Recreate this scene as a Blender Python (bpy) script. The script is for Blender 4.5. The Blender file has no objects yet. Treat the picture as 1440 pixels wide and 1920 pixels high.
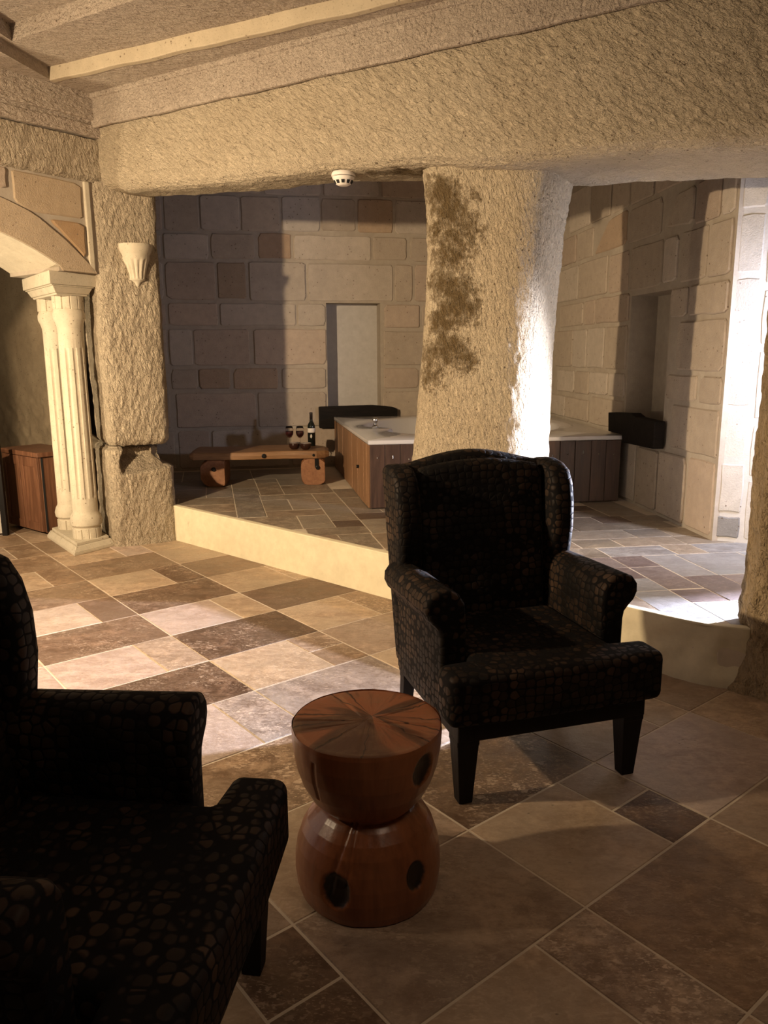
import bpy, math, random
import numpy as np
from mathutils import Vector, Matrix

random.seed(7)
rnd = random.Random(11)
R = math.radians
S = bpy.context.scene
COL = S.collection

# ------------------------------------------------------------------ camera
CAM_F, CAM_P, CAM_R, CAM_H = 1456.28, .202224, .0061259, 1.5
cam_d = bpy.data.cameras.new('camera')
cam = bpy.data.objects.new('camera', cam_d); COL.objects.link(cam)
cam_d.sensor_fit = 'HORIZONTAL'; cam_d.sensor_width = 36.0
cam_d.lens = 36.0 * CAM_F / 1440.0
cam_d.clip_start = .02
_F = Vector((0, math.cos(CAM_P), -math.sin(CAM_P))); _X = Vector((1, 0, 0)); _D = _F.cross(_X)
_R2 = _X * math.cos(CAM_R) + _D * math.sin(CAM_R)
_D2 = -_X * math.sin(CAM_R) + _D * math.cos(CAM_R)
cam.matrix_world = Matrix(((_R2.x, -_D2.x, -_F.x, 0), (_R2.y, -_D2.y, -_F.y, 0), (_R2.z, -_D2.z, -_F.z, CAM_H), (0, 0, 0, 1)))
S.camera = cam

# ------------------------------------------------------------------ world, light, exposure
w = bpy.data.worlds.new('world'); S.world = w; w.use_nodes = True
w.node_tree.nodes['Background'].inputs[0].default_value = (.9, .72, .5, 1)
w.node_tree.nodes['Background'].inputs[1].default_value = .006
S.view_settings.view_transform = 'Standard'
S.view_settings.look = 'None'
S.view_settings.gamma = 1.0
S.view_settings.use_curve_mapping = False
S.view_settings.exposure = 0.0
S.cycles.use_denoising = True
S.cycles.max_bounces = 7
S.cycles.diffuse_bounces = 3
S.cycles.use_adaptive_sampling = True
S.cycles.adaptive_threshold = .02
S.cycles.sample_clamp_indirect = 6.0

def lamp(name, kind, loc, target, power, color, size=.06, **kw):
    d = bpy.data.lights.new(name, kind); d.energy = power; d.color = color
    if kind in ('POINT', 'SPOT'): d.shadow_soft_size = size
    if kind == 'AREA': d.size = size
    for k, v in kw.items(): setattr(d, k, v)
    o = bpy.data.objects.new(name, d); COL.objects.link(o); o.location = loc
    if target is not None:
        o.rotation_euler = (Vector(target) - Vector(loc)).to_track_quat('-Z', 'Y').to_euler()
    return o

WARM = (1.0, .75, .47)
COLD = (.76, .80, 1.0)
lamp('warm_wall_spot', 'SPOT', (-3.16, 2.0, 2.34), (-.95, 5.4, .75), 1230, WARM, .05, spot_size=R(116), spot_blend=1.0)
lamp('arch_lamp', 'SPOT', (-3.45, 4.95, .95), (-2.75, 6.0, 1.7), 115, (1.0, .80, .52), .05, spot_size=R(150), spot_blend=.8)
lamp('cold_door_lamp', 'SPOT', (3.55, 4.28, 1.0), (-.4, 3.4, .25), 3900, COLD, .04, spot_size=R(72), spot_blend=.65)
lamp('cold_jamb_fill', 'SPOT', (2.70, 4.15, 1.55), (2.25, 4.86, 1.3), 150, COLD, .10, spot_size=R(150), spot_blend=.8)  # added cold fill for jamb and platform floor, not a fitted lamp
lamp('soft_floor_fill', 'AREA', (1.1, .6, 3.2), (.7, 1.3, 0), 13, (1.0, .74, .52), .9)  # added overhead fill to lift the foreground floor, no fixture here
lamp('ceiling_fill', 'SPOT', (-2.6, 1.2, 2.2), (-1.2, 3.6, 3.5), 22, (1.0, .78, .58), .15, spot_size=R(120), spot_blend=1.0)  # added fill aimed upward to brighten the stepped ceiling

# ------------------------------------------------------------------ numpy noise
def _h(ix, iy, iz, s):
    n = (ix * 374761393 + iy * 668265263 + iz * 2147483647 + s * 974634777) & 0xffffffff
    n = ((n ^ (n >> 13)) * 1274126177) & 0xffffffff
    n = n ^ (n >> 16)
    return (n & 0xffff) / 32767.5 - 1.0
def vn(P, s=0):
    P = np.asarray(P, float); i = np.floor(P).astype(np.int64); f = P - i; f = f * f * (3 - 2 * f)
    r = 0
    for dx in (0, 1):
        for dy in (0, 1):
            for dz in (0, 1):
                wgt = (f[..., 0] if dx else 1 - f[..., 0]) * (f[..., 1] if dy else 1 - f[..., 1]) * (f[..., 2] if dz else 1 - f[..., 2])
                r = r + wgt * _h(i[..., 0] + dx, i[..., 1] + dy, i[..., 2] + dz, s)
    return r
def fbm(P, sc, o=4, s=0):
    r = 0; a = 1; P = np.asarray(P) * sc
    for k in range(o):
        r = r + a * vn(P + 17.3 * k, s + k); P = P * 2.03; a *= .5
    return r / 1.9
def chisel(P, D, sc=34, st=3.6, s=3):
    D = np.array(D, float); D = D / np.linalg.norm(D)
    P = P + .02 * np.stack([fbm(P, 3, 2, 50), fbm(P, 3, 2, 60), fbm(P, 3, 2, 70)], -1)
    q = P - (P @ D)[..., None] * D * (1 - 1 / st)
    n = vn(q * sc, s) * .65 + vn(q * sc * 1.9, s + 1) * .35
    return n

# ------------------------------------------------------------------ mesh helpers
class MB:
    def __init__(s): s.v = []; s.f = []; s.m = []
    def add(s, V, F, m=0):
        o = len(s.v); s.v += [tuple(p) for p in V]
        s.f += [tuple(i + o for i in f) for f in F]; s.m += [m] * len(F); return s
    def box(s, x0, x1, y0, y1, z0, z1, m=0):
        V = [(x, y, z) for z in (z0, z1) for y in (y0, y1) for x in (x0, x1)]
        return s.add(V, [(0, 2, 3, 1), (4, 5, 7, 6), (0, 1, 5, 4), (2, 6, 7, 3), (0, 4, 6, 2), (1, 3, 7, 5)], m)
    def prism(s, poly, z0, z1, m=0, ax='z', fn=None):
        n = len(poly)
        def mk(p, h):
            if ax == 'z': return (p[0], p[1], h)
            if ax == 'y': return (p[0], h, p[1])
            return (h, p[0], p[1])
        V = [mk(p, z0) for p in poly] + [mk(p, z1) for p in poly]
        if fn: V = [fn(*v) for v in V]
        F = [tuple(range(n))[::-1], tuple(range(n, 2 * n))] + [(i, (i + 1) % n, (i + 1) % n + n, i + n) for i in range(n)]
        return s.add(V, F, m)
    def lathe(s, prof, n=32, c=(0, 0), m=0, cap=True):
        V = []; F = []
        for (r, z) in prof:
            for i in range(n):
                a = 2 * math.pi * i / n; V.append((c[0] + r * math.cos(a), c[1] + r * math.sin(a), z))
        for k in range(len(prof) - 1):
            for i in range(n):
                j = (i + 1) % n; F.append((k * n + i, k * n + j, (k + 1) * n + j, (k + 1) * n + i))
        if cap: F += [tuple(range(n))[::-1], tuple((len(prof) - 1) * n + i for i in range(n))]
        return s.add(V, F, m)
    def cyl(s, p0, p1, r, n=12, r1=None, m=0):
        p0 = Vector(p0); p1 = Vector(p1); r1 = r if r1 is None else r1
        q = (p1 - p0).to_track_quat('Z', 'Y'); V = []
        for p, rr in ((p0, r), (p1, r1)):
            for i in range(n):
                a = 2 * math.pi * i / n; V.append(p + q @ Vector((rr * math.cos(a), rr * math.sin(a), 0)))
        return s.add(V, [tuple(range(n))[::-1], tuple(range(n, 2 * n))] + [(i, (i + 1) % n, (i + 1) % n + n, i + n) for i in range(n)], m)

def ob(name, mb, mats, parent=None, smooth=False, bevel=None, seg=2, color=None, kind=None, fix=True, sub=0, angle=None):
    me = bpy.data.meshes.new(name)
    if isinstance(mb, MB):
        me.from_pydata(mb.v, [], mb.f)
        if max(mb.m, default=0): me.polygons.foreach_set('material_index', mb.m)
    else:
        me.from_pydata(mb[0], [], mb[1])
    if not isinstance(mats, (list, tuple)): mats = [mats]
    for m in mats: me.materials.append(m)
    if fix:
        import bmesh
        bm = bmesh.new(); bm.from_mesh(me); bmesh.ops.recalc_face_normals(bm, faces=bm.faces); bm.to_mesh(me); bm.free()
    if smooth: me.polygons.foreach_set('use_smooth', [True] * len(me.polygons))
    me.update()
    o = bpy.data.objects.new(name, me); COL.objects.link(o)
    if parent is not None: o.parent = parent
    if bevel:
        b = o.modifiers.new('bevel', 'BEVEL'); b.width = bevel; b.segments = seg; b.limit_method = 'ANGLE'; b.angle_limit = R(angle or 32)
        b.harden_normals = False
    if sub:
        b = o.modifiers.new('sub', 'SUBSURF'); b.levels = sub; b.render_levels = sub
    if color: o.color = color
    if kind: o['kind'] = kind
    return o
def empty(name, loc=(0, 0, 0), rz=0, label=None, cat=None, group=None, kind=None):
    o = bpy.data.objects.new(name, None); COL.objects.link(o); o.location = loc; o.rotation_euler = (0, 0, rz)
    o.empty_display_size = .1
    if label: o['label'] = label
    if cat: o['category'] = cat
    if group: o['group'] = group
    if kind: o['kind'] = kind
    return o
def tag(o, label, cat, group=None):
    o['label'] = label; o['category'] = cat
    if group: o['group'] = group
    return o
def copy_tree(o, parent=None):
    c = o.copy(); COL.objects.link(c); c.parent = parent
    for ch in list(o.children): copy_tree(ch, c)
    return c

def grid_obj(name, P, mats, closed=True, disp=None, parent=None, kind=None, caps=True, stain=None):
    """P [m,n,3] rings -> smooth displaced surface"""
    P = np.asarray(P, float); m, n = P.shape[:2]
    if closed:
        du = np.roll(P, -1, 1) - np.roll(P, 1, 1)
    else:
        du = np.gradient(P, axis=1)
    dv = np.gradient(P, axis=0)
    N = np.cross(du, dv); N /= np.linalg.norm(N, axis=2, keepdims=True) + 1e-9
    c = P.mean((0, 1))
    if closed and ((N * (P - P.mean(1, keepdims=True))).sum() < 0): N = -N
    if disp is not None:
        P = P + N * disp(P, N)[..., None]
    V = P.reshape(-1, 3)
    i = np.arange(m - 1)[:, None] * n; j = np.arange(n if closed else n - 1)[None, :]; j2 = (j + 1) % n
    F = np.stack([i + j, i + j2, i + n + j2, i + n + j], -1).reshape(-1, 4).tolist()
    if closed and caps:
        F.append(list(range(n))[::-1]); F.append([(m - 1) * n + k for k in range(n)])
    o = ob(name, (V.tolist(), F), mats, parent, smooth=True, kind=kind)
    if stain is not None:
        a = o.data.attributes.new('stain', 'FLOAT', 'POINT'); a.data.foreach_set('value', stain(V).astype(np.float32))
    return o

# ------------------------------------------------------------------ materials
def mat(name):
    m = bpy.data.materials.new(name); m.use_nodes = True; nt = m.node_tree
    b = nt.nodes['Principled BSDF']
    return m, nt, b
def nd(nt, t, **kw):
    n = nt.nodes.new(t)
    for k, v in kw.items():
        if k in ('inp',):
            for a, c in v.items(): n.inputs[a].default_value = c
        else: setattr(n, k, v)
    return n
def lk(nt, a, b): nt.links.new(a, b)
def ramp(nt, fac, stops):
    r = nd(nt, 'ShaderNodeValToRGB'); e = r.color_ramp.elements
    while len(e) < len(stops): e.new(.5)
    for x, (p, c) in zip(e, stops):
        x.position = p; x.color = (c, c, c, 1) if isinstance(c, (int, float)) else (*c, 1)
    lk(nt, fac, r.inputs[0]); return r.outputs[0]
def mix(nt, fac, a, b, mode='MIX'):
    n = nd(nt, 'ShaderNodeMix', data_type='RGBA', blend_type=mode)
    for i, v in ((0, fac), (6, a), (7, b)):
        if hasattr(v, 'links'): lk(nt, v, n.inputs[i])
        else: n.inputs[i].default_value = v if i == 0 else ((*v, 1) if len(v) == 3 else v)
    return n.outputs[2]
def mth(nt, op, a, b=None, c=None):
    n = nd(nt, 'ShaderNodeMath', operation=op)
    for i, v in enumerate((a, b, c)):
        if v is None: continue
        if hasattr(v, 'links'): lk(nt, v, n.inputs[i])
        else: n.inputs[i].default_value = v
    return n.outputs[0]
def coords(nt, scale=(1, 1, 1), rot=(0, 0, 0), src='Object', rand=False):
    t = nd(nt, 'ShaderNodeTexCoord'); mp = nd(nt, 'ShaderNodeMapping')
    mp.inputs['Scale'].default_value = scale; mp.inputs['Rotation'].default_value = rot
    lk(nt, t.outputs[src], mp.inputs[0])
    if rand:
        oi = nd(nt, 'ShaderNodeObjectInfo'); cb = nd(nt, 'ShaderNodeCombineXYZ')
        r1 = mth(nt, 'MULTIPLY', oi.outputs['Random'], 37.0); r2 = mth(nt, 'MULTIPLY', oi.outputs['Random'], 91.0)
        lk(nt, r1, cb.inputs[0]); lk(nt, r2, cb.inputs[1]); lk(nt, r1, cb.inputs[2])
        lk(nt, cb.outputs[0], mp.inputs['Location'])
    return mp.outputs[0]
def noise(nt, vec, scale, detail=6, rough=.6, dist=0):
    n = nd(nt, 'ShaderNodeTexNoise'); n.inputs['Scale'].default_value = scale; n.inputs['Detail'].default_value = detail
    n.inputs['Roughness'].default_value = rough; n.inputs['Distortion'].default_value = dist
    lk(nt, vec, n.inputs['Vector']); return n.outputs['Fac']
def voro(nt, vec, scale, feature='F1', out='Distance', rnds=1.0):
    n = nd(nt, 'ShaderNodeTexVoronoi', feature=feature); n.inputs['Scale'].default_value = scale
    n.inputs['Randomness'].default_value = rnds
    lk(nt, vec, n.inputs['Vector']); return n.outputs[out]
def bump(nt, b, h, strength=.5, dist=.01, prev=None):
    n = nd(nt, 'ShaderNodeBump'); n.inputs['Strength'].default_value = strength; n.inputs['Distance'].default_value = dist
    lk(nt, h, n.inputs['Height'])
    if prev is not None: lk(nt, prev, n.inputs['Normal'])
    lk(nt, n.outputs[0], b.inputs['Normal']); return n.outputs[0]

def stretched(nt, v, D, k):
    D = Vector(D).normalized(); dt = nd(nt, 'ShaderNodeVectorMath', operation='DOT_PRODUCT'); lk(nt, v, dt.inputs[0]); dt.inputs[1].default_value = D
    sc = nd(nt, 'ShaderNodeVectorMath', operation='SCALE'); sc.inputs[0].default_value = D * (1 - k); lk(nt, dt.outputs['Value'], sc.inputs['Scale'])
    sb = nd(nt, 'ShaderNodeVectorMath', operation='SUBTRACT'); lk(nt, v, sb.inputs[0]); lk(nt, sc.outputs[0], sb.inputs[1]); return sb.outputs[0]

def stone_mat(name, c1, c2, chis=1.0, fine=1.0, rot=(0, 0, 1), stain=False, pits=True, objcol=False, rough=.92, spec=.2, csc=30, ncontrast=(.3, .7)):
    k_ = .74; c1 = tuple(x * k_ for x in c1); c2 = tuple(x * k_ for x in c2)
    m, nt, b = mat(name)
    v = coords(nt, rand=objcol)
    n1 = noise(nt, v, 2.2, 6, .6); n2 = noise(nt, v, 14, 6, .65)
    col = mix(nt, ramp(nt, n1, [(ncontrast[0], 0), (ncontrast[1], 1)]), c1, c2)
    col = mix(nt, mth(nt, 'MULTIPLY', ramp(nt, n2, [(.35, 0), (.75, 1)]), .5), col, tuple(x * .72 for x in c1))
    if objcol:
        oi = nd(nt, 'ShaderNodeObjectInfo'); col = mix(nt, 1.0, col, oi.outputs['Color'], 'MULTIPLY')
    if pits:
        p = voro(nt, v, 26); gate = noise(nt, v, 7, 3)
        pm = mth(nt, 'MULTIPLY', ramp(nt, p, [(.09, 1), (.18, 0)]), ramp(nt, gate, [(.47, 0), (.56, 1)]))
        col = mix(nt, mth(nt, 'MULTIPLY', pm, .8), col, (.10, .06, .035))
        p2 = voro(nt, v, 62); pm2 = mth(nt, 'MULTIPLY', ramp(nt, p2, [(.10, 1), (.24, 0)]), .5)
        col = mix(nt, pm2, col, tuple(x * .5 for x in c1))
    if stain:
        a = nd(nt, 'ShaderNodeAttribute', attribute_name='stain')
        ns = noise(nt, v, 22, 8, .8); nb = noise(nt, v, 7, 5, .7)
        s = mth(nt, 'ADD', mth(nt, 'MULTIPLY', a.outputs['Fac'], 1.15), mth(nt, 'MULTIPLY', mth(nt, 'SUBTRACT', ns, .5), 3.0))
        s = mth(nt, 'ADD', s, mth(nt, 'MULTIPLY', mth(nt, 'SUBTRACT', nb, .5), 1.8))
        sf = ramp(nt, s, [(.35, 0), (.55, .6), (1.0, 1)])
        sf = mth(nt, 'MULTIPLY', sf, ramp(nt, a.outputs['Fac'], [(.02, 0), (.15, 1)]))
        sc = mix(nt, ns, (.055, .034, .012), (.15, .095, .035))
        col = mix(nt, mth(nt, 'MULTIPLY', sf, .92), col, sc)
    lk(nt, col, b.inputs['Base Color'])
    b.inputs['Roughness'].default_value = rough; b.inputs['Specular IOR Level'].default_value = spec
    prev = None
    if chis:
        vc = stretched(nt, v, rot, .38)
        h = noise(nt, vc, csc, 3, .75, .3)
        h2 = voro(nt, vc, csc * 1.25, 'F1')
        hh = mth(nt, 'ADD', ramp(nt, h, [(.36, 0), (.64, 1)]), mth(nt, 'MULTIPLY', h2, .8))
        prev = bump(nt, b, hh, min(1, .8 * chis), .0115 * chis)
    h3 = noise(nt, v, 95, 5, .7)
    bump(nt, b, h3, min(1, .6 * fine), .006, prev)
    return m

M = {}
M['rock'] = stone_mat('chiselled_tuff', (.70, .575, .41), (.80, .675, .50), 1.3, 1.4, (.70, -.42, -.57), stain=True, csc=50)
M['rock_col'] = stone_mat('chiselled_column_rock', (.72, .58, .40), (.82, .69, .50), 1.25, 1.4, (-.25, .15, .95), stain=True, csc=52)
M['rock_pillar'] = stone_mat('chiselled_pillar_rock', (.66, .54, .39), (.76, .64, .48), 1.6, 1.4, (-.25, -.1, 1), csc=44)
M['rock_ceiling'] = stone_mat('ceiling_tuff', (.62, .51, .41), (.72, .61, .50), 1.1, 1.2, (.8, .55, 0), csc=42)
M['rock_smooth'] = stone_mat('smooth_tuff', (.66, .55, .39), (.74, .63, .46), .15, .7)
M['rock_cave'] = stone_mat('cave_wall_rock', (.42, .32, .21), (.54, .43, .29), .25, 1.0, (0, .2, 1), csc=14)
M['rock_wild'] = stone_mat('wild_rock', (.50, .36, .20), (.62, .48, .30), 1.3, 1.5, (0, .3, 1), csc=30)
M['block'] = stone_mat('stone_block', (.98, .94, .88), (1.12, 1.08, 1.02), 0, 1.4, objcol=True)
M['mortar'] = stone_mat('mortar', (.52, .44, .35), (.62, .54, .44), 0, .8, pits=False)
M['limestone'] = stone_mat('carved_limestone', (.72, .63, .48), (.78, .70, .55), 0, .35, pits=True)
M['plaster'] = stone_mat('cream_plaster', (.92, .81, .56), (.98, .87, .62), .12, .3, pits=False, csc=9)
nt = M['plaster'].node_tree; b_ = nt.nodes['Principled BSDF']; src = b_.inputs['Base Color'].links[0].from_socket
sm = ramp(nt, noise(nt, coords(nt, (1, 1, .6)), 8, 5, .7), [(.66, 0), (.76, .55)])
lk(nt, mix(nt, sm, src, (.30, .24, .15)), b_.inputs['Base Color'])
M['panel'] = stone_mat('niche_plaster', (.68, .64, .60), (.72, .69, .66), 0, .25, pits=False)
M['grout'] = stone_mat('grout', (.80, .67, .51), (.90, .77, .60), 0, .5, pits=False)

def tile_mat():
    m, nt, b = mat('travertine_tile')
    oi = nd(nt, 'ShaderNodeObjectInfo')
    v = coords(nt, (1, 1, 1), rand=True)
    vs = coords(nt, (1, 2.2, 1), (0, 0, R(38)), rand=True)
    n1 = noise(nt, vs, 3.5, 8, .68, .8); n2 = noise(nt, v, 11, 8, .7)
    base = oi.outputs['Color']
    dark = mix(nt, 1.0, base, (.48, .41, .36), 'MULTIPLY')
    lite = mix(nt, 1.0, base, (1.40, 1.38, 1.34), 'MULTIPLY')
    amt = mth(nt, 'MULTIPLY_ADD', oi.outputs['Alpha'], .7, .3)
    n4 = noise(nt, vs, 24, 6, .75, .5)
    col = mix(nt, mth(nt, 'MULTIPLY', ramp(nt, n1, [(.40, 1), (.56, 0)]), amt), base, dark)
    col = mix(nt, mth(nt, 'MULTIPLY', ramp(nt, n4, [(.42, 1), (.54, 0)]), mth(nt, 'MULTIPLY', amt, .75)), col, dark)
    col = mix(nt, mth(nt, 'MULTIPLY', ramp(nt, n2, [(.50, 0), (.64, 1)]), amt), col, lite)
    gray = mix(nt, ramp(nt, noise(nt, v, 2.0, 3), [(.42, 0), (.66, .55)]), col, mix(nt, 1.0, base, (.9, .98, 1.02), 'MULTIPLY'))
    # shell fragments: pale irregular flecks, more of them where alpha is high
    vf = coords(nt, (1, 1.7, 1), (0, 0, R(52)), rand=True)
    gate = noise(nt, v, 4.5, 5, .65)
    thr = ramp(nt, gate, [(.40, 0), (.60, 1)])
    fa = ramp(nt, noise(nt, vf, 34, 2, .5, .4), [(.60, 0), (.64, 1)])
    fb_ = mth(nt, 'MULTIPLY', ramp(nt, noise(nt, vs, 80, 2, .5, .3), [(.58, 0), (.63, 1)]), .8)
    fc = mth(nt, 'MULTIPLY', ramp(nt, noise(nt, vs, 13, 6, .75, .6), [(.57, 0), (.62, 1)]), ramp(nt, gate, [(.5, 0), (.58, .8)]))
    f = mth(nt, 'MULTIPLY', mth(nt, 'MAXIMUM', mth(nt, 'MAXIMUM', fa, fb_), fc), mth(nt, 'MULTIPLY', thr, oi.outputs['Alpha']))
    col = mix(nt, mth(nt, 'MULTIPLY', f, .9), gray, mix(nt, .55, (.62, .52, .40), mix(nt, 1.0, base, (2.2, 2.2, 2.2), 'MULTIPLY')))
    pt = mth(nt, 'MULTIPLY', ramp(nt, voro(nt, vs, 22), [(.05, 1), (.14, 0)]), ramp(nt, noise(nt, v, 6, 4), [(.52, 0), (.62, 1)]))
    col = mix(nt, mth(nt, 'MULTIPLY', pt, .7), col, (.07, .045, .03))
    lk(nt, col, b.inputs['Base Color'])
    lk(nt, ramp(nt, n2, [(.3, .38), (.7, .62)]), b.inputs['Roughness'])
    b.inputs['Specular IOR Level'].default_value = .35
    h = mth(nt, 'SUBTRACT', mth(nt, 'ADD', n2, mth(nt, 'MULTIPLY', n1, .6)), mth(nt, 'MULTIPLY', pt, .6))
    bump(nt, b, h, .6, .008)
    return m
M['tile'] = tile_mat()

def wood_mat(name, c1, c2, axis='x', rough=.5, gscale=18, knots=False, coat=0, bmp=.4, rand=True):
    m, nt, b = mat(name)
    sc = {'x': (.09, 1, 1), 'y': (1, .09, 1), 'z': (1, 1, .09)}[axis]
    v = coords(nt, sc, rand=rand); v0 = coords(nt, rand=rand)
    n = noise(nt, v, gscale, 6, .6, 1.2); n2 = noise(nt, v, gscale * 4, 4, .6)
    n3 = noise(nt, v0, 5, 4, .6)
    col = mix(nt, ramp(nt, n, [(.32, 0), (.68, 1)]), c1, c2)
    col = mix(nt, mth(nt, 'MULTIPLY', ramp(nt, n2, [(.5, 0), (.75, 1)]), .5), col, tuple(x * .45 for x in c1))
    col = mix(nt, mth(nt, 'MULTIPLY', ramp(nt, n3, [(.45, 0), (.7, 1)]), .5), col, tuple(x * .6 for x in c2))
    lk(nt, col, b.inputs['Base Color'])
    b.inputs['Roughness'].default_value = rough; b.inputs['Coat Weight'].default_value = coat; b.inputs['Coat Roughness'].default_value = .25
    bump(nt, b, mth(nt, 'ADD', n, mth(nt, 'MULTIPLY', n2, .5)), bmp, .004)
    return m
M['wood_bench'] = wood_mat('bench_oak', (.20, .10, .045), (.34, .19, .09), 'x', .45)
M['wood_log'] = wood_mat('log_end', (.22, .09, .04), (.32, .15, .07), 'y', .55)
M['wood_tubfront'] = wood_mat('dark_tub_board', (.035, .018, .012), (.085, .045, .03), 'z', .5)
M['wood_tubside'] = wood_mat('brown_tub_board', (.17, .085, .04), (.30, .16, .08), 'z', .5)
M['wood_cab'] = wood_mat('cabinet_wood', (.10, .042, .022), (.21, .095, .05), 'z', .45)
M['wood_black'] = wood_mat('blackened_wood', (.006, .005, .004), (.014, .010, .008), 'x', .7)
M['wood_black'].node_tree.nodes['Principled BSDF'].inputs['Specular IOR Level'].default_value = .15
M['wood_stool'] = wood_mat('reddish_stump', (.17, .05, .018), (.32, .115, .045), 'z', .32, 9, coat=.25, bmp=.3, rand=False)
M['leg'] = wood_mat('black_leg', (.006, .0045, .004), (.011, .008, .007), 'z', .6)
M['leg'].node_tree.nodes['Principled BSDF'].inputs['Specular IOR Level'].default_value = .2

def plain(name, c, rough=.5, metal=0, spec=.5, trans=0, ior=1.45, coat=0):
    m, nt, b = mat(name)
    b.inputs['Base Color'].default_value = (*c, 1); b.inputs['Roughness'].default_value = rough
    b.inputs['Metallic'].default_value = metal; b.inputs['Specular IOR Level'].default_value = spec
    b.inputs['Transmission Weight'].default_value = trans; b.inputs['IOR'].default_value = ior; b.inputs['Coat Weight'].default_value = coat
    n = noise(nt, coords(nt), 40, 4, .6)
    lk(nt, ramp(nt, n, [(0, max(.0, rough - .04)), (1, min(1, rough + .06))]), b.inputs['Roughness'])
    return m
M['acrylic'] = plain('white_acrylic', (.62, .60, .60), .22, coat=.5)
M['chrome'] = plain('chrome', (.8, .8, .8), .12, 1)
M['glass'] = plain('clear_glass', (1, 1, 1), .0, trans=1)
M['wine'] = plain('red_wine', (.05, .004, .008), .05)
M['bottle'] = plain('dark_bottle_glass', (.008, .010, .008), .08)
M['paper'] = plain('label_paper', (.60, .55, .50), .7)
M['foil'] = plain('bottle_foil', (.02, .015, .014), .3)
M['bowl'] = plain('dark_lacquer', (.03, .012, .008), .18)
M['iron'] = plain('black_iron', (.012, .011, .011), .4, .6)
M['plastic'] = plain('white_plastic', (.80, .74, .68), .4)
M['black'] = plain('black_gap', (.01, .01, .01), .8)
M['white'] = plain('white_board', (.50, .46, .40), .6)

def hide_mat():
    m, nt, b = mat('scaled_leather')
    t = nd(nt, 'ShaderNodeTexCoord'); mp = nd(nt, 'ShaderNodeMapping'); mp.inputs['Scale'].default_value = (1, 1, 1.12)
    lk(nt, t.outputs['Object'], mp.inputs[0]); v = mp.outputs[0]
    def V_(ft, o):
        n = nd(nt, 'ShaderNodeTexVoronoi', feature=ft); n.inputs['Scale'].default_value = 31; n.inputs['Randomness'].default_value = .50
        lk(nt, v, n.inputs['Vector']); return n.outputs[o]
    d = V_('F1', 'Distance'); e = V_('DISTANCE_TO_EDGE', 'Distance')
    nt_c = nd(nt, 'ShaderNodeTexVoronoi'); nt_c.inputs['Scale'].default_value = 31; nt_c.inputs['Randomness'].default_value = .50; lk(nt, v, nt_c.inputs['Vector'])
    cell = mth(nt, 'MULTIPLY', ramp(nt, e, [(.04, 0), (.10, 1)]), ramp(nt, d, [(.50, 1), (.60, 0)]))
    var = nd(nt, 'ShaderNodeSeparateColor'); lk(nt, nt_c.outputs['Color'], var.inputs[0])
    patch = ramp(nt, noise(nt, v, 4, 3), [(.36, 0), (.62, 1)])
    cc = mix(nt, var.outputs[0], (.011, .007, .005), (.062, .036, .022))
    cc = mix(nt, mth(nt, 'SUBTRACT', 1.0, patch), cc, (.006, .0045, .0035))
    col = mix(nt, cell, (.004, .003, .003), cc)
    lk(nt, col, b.inputs['Base Color'])
    lk(nt, ramp(nt, cell, [(0, .85), (1, .58)]), b.inputs['Roughness'])
    b.inputs['Specular IOR Level'].default_value = .16
    bump(nt, b, mth(nt, 'MULTIPLY', cell, mth(nt, 'SUBTRACT', 1.0, d)), .5, .004)
    return m
M['hide'] = hide_mat()

# ------------------------------------------------------------------ plan frames
def dirv(deg): return np.array([math.cos(R(deg)), math.sin(R(deg))])
def plane_map(P0, th, flip=1):
    """(s, z, off) on a vertical plane through P0 along angle th; off>0 leaves the wall to the side flip"""
    P0 = np.array(P0, float); d = dirv(th); n = np.array([d[1], -d[0]]) * flip
    return lambda s, z, off=0.0: (P0[0] + d[0] * s + n[0] * off, P0[1] + d[1] * s + n[1] * off, z)
def clip(poly, a, b, c):
    """keep a*x+b*y<=c"""
    out = []
    for i in range(len(poly)):
        p, q = poly[i], poly[(i + 1) % len(poly)]
        dp = a * p[0] + b * p[1] - c; dq = a * q[0] + b * q[1] - c
        if dp <= 0: out.append(p)
        if (dp < 0) != (dq < 0) and abs(dp - dq) > 1e-9:
            t = dp / (dp - dq); out.append((p[0] + (q[0] - p[0]) * t, p[1] + (q[1] - p[1]) * t))
    return out
def area(p): return .5 * abs(sum(p[i][0] * p[(i + 1) % len(p)][1] - p[(i + 1) % len(p)][0] * p[i][1] for i in range(len(p))))
def inset(p, d):
    c = (sum(q[0] for q in p) / len(p), sum(q[1] for q in p) / len(p)); out = []
    n = len(p); A = sum(p[i][0] * p[(i + 1) % n][1] - p[(i + 1) % n][0] * p[i][1] for i in range(n))
    if A < 0: p = p[::-1]
    for i in range(n):
        a, b, c2 = Vector(p[i - 1]), Vector(p[i]), Vector(p[(i + 1) % n])
        e1 = (b - a).normalized(); e2 = (c2 - b).normalized()
        n1 = Vector((-e1.y, e1.x)); n2 = Vector((-e2.y, e2.x)); k = 1 + n1.dot(n2)
        if k < .3: out.append(tuple(b + (n1 + n2) * d * .7)); continue
        out.append(tuple(b + (n1 + n2) * (d / k)))
    return out
def dedupe(p):
    out = []
    for q in p:
        if not out or (abs(q[0] - out[-1][0]) + abs(q[1] - out[-1][1])) > 1e-3: out.append(q)
    if len(out) > 1 and abs(out[0][0] - out[-1][0]) + abs(out[0][1] - out[-1][1]) < 1e-3: out.pop()
    return out
LIGHT, TAN, MID, BROWN, DARK, VDARK = (.60, .46, .35), (.56, .41, .28), (.44, .32, .23), (.35, .235, .15), (.23, .145, .092), (.165, .10, .062)
PINK, GREY = (.60, .455, .37), (.42, .335, .28)
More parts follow.
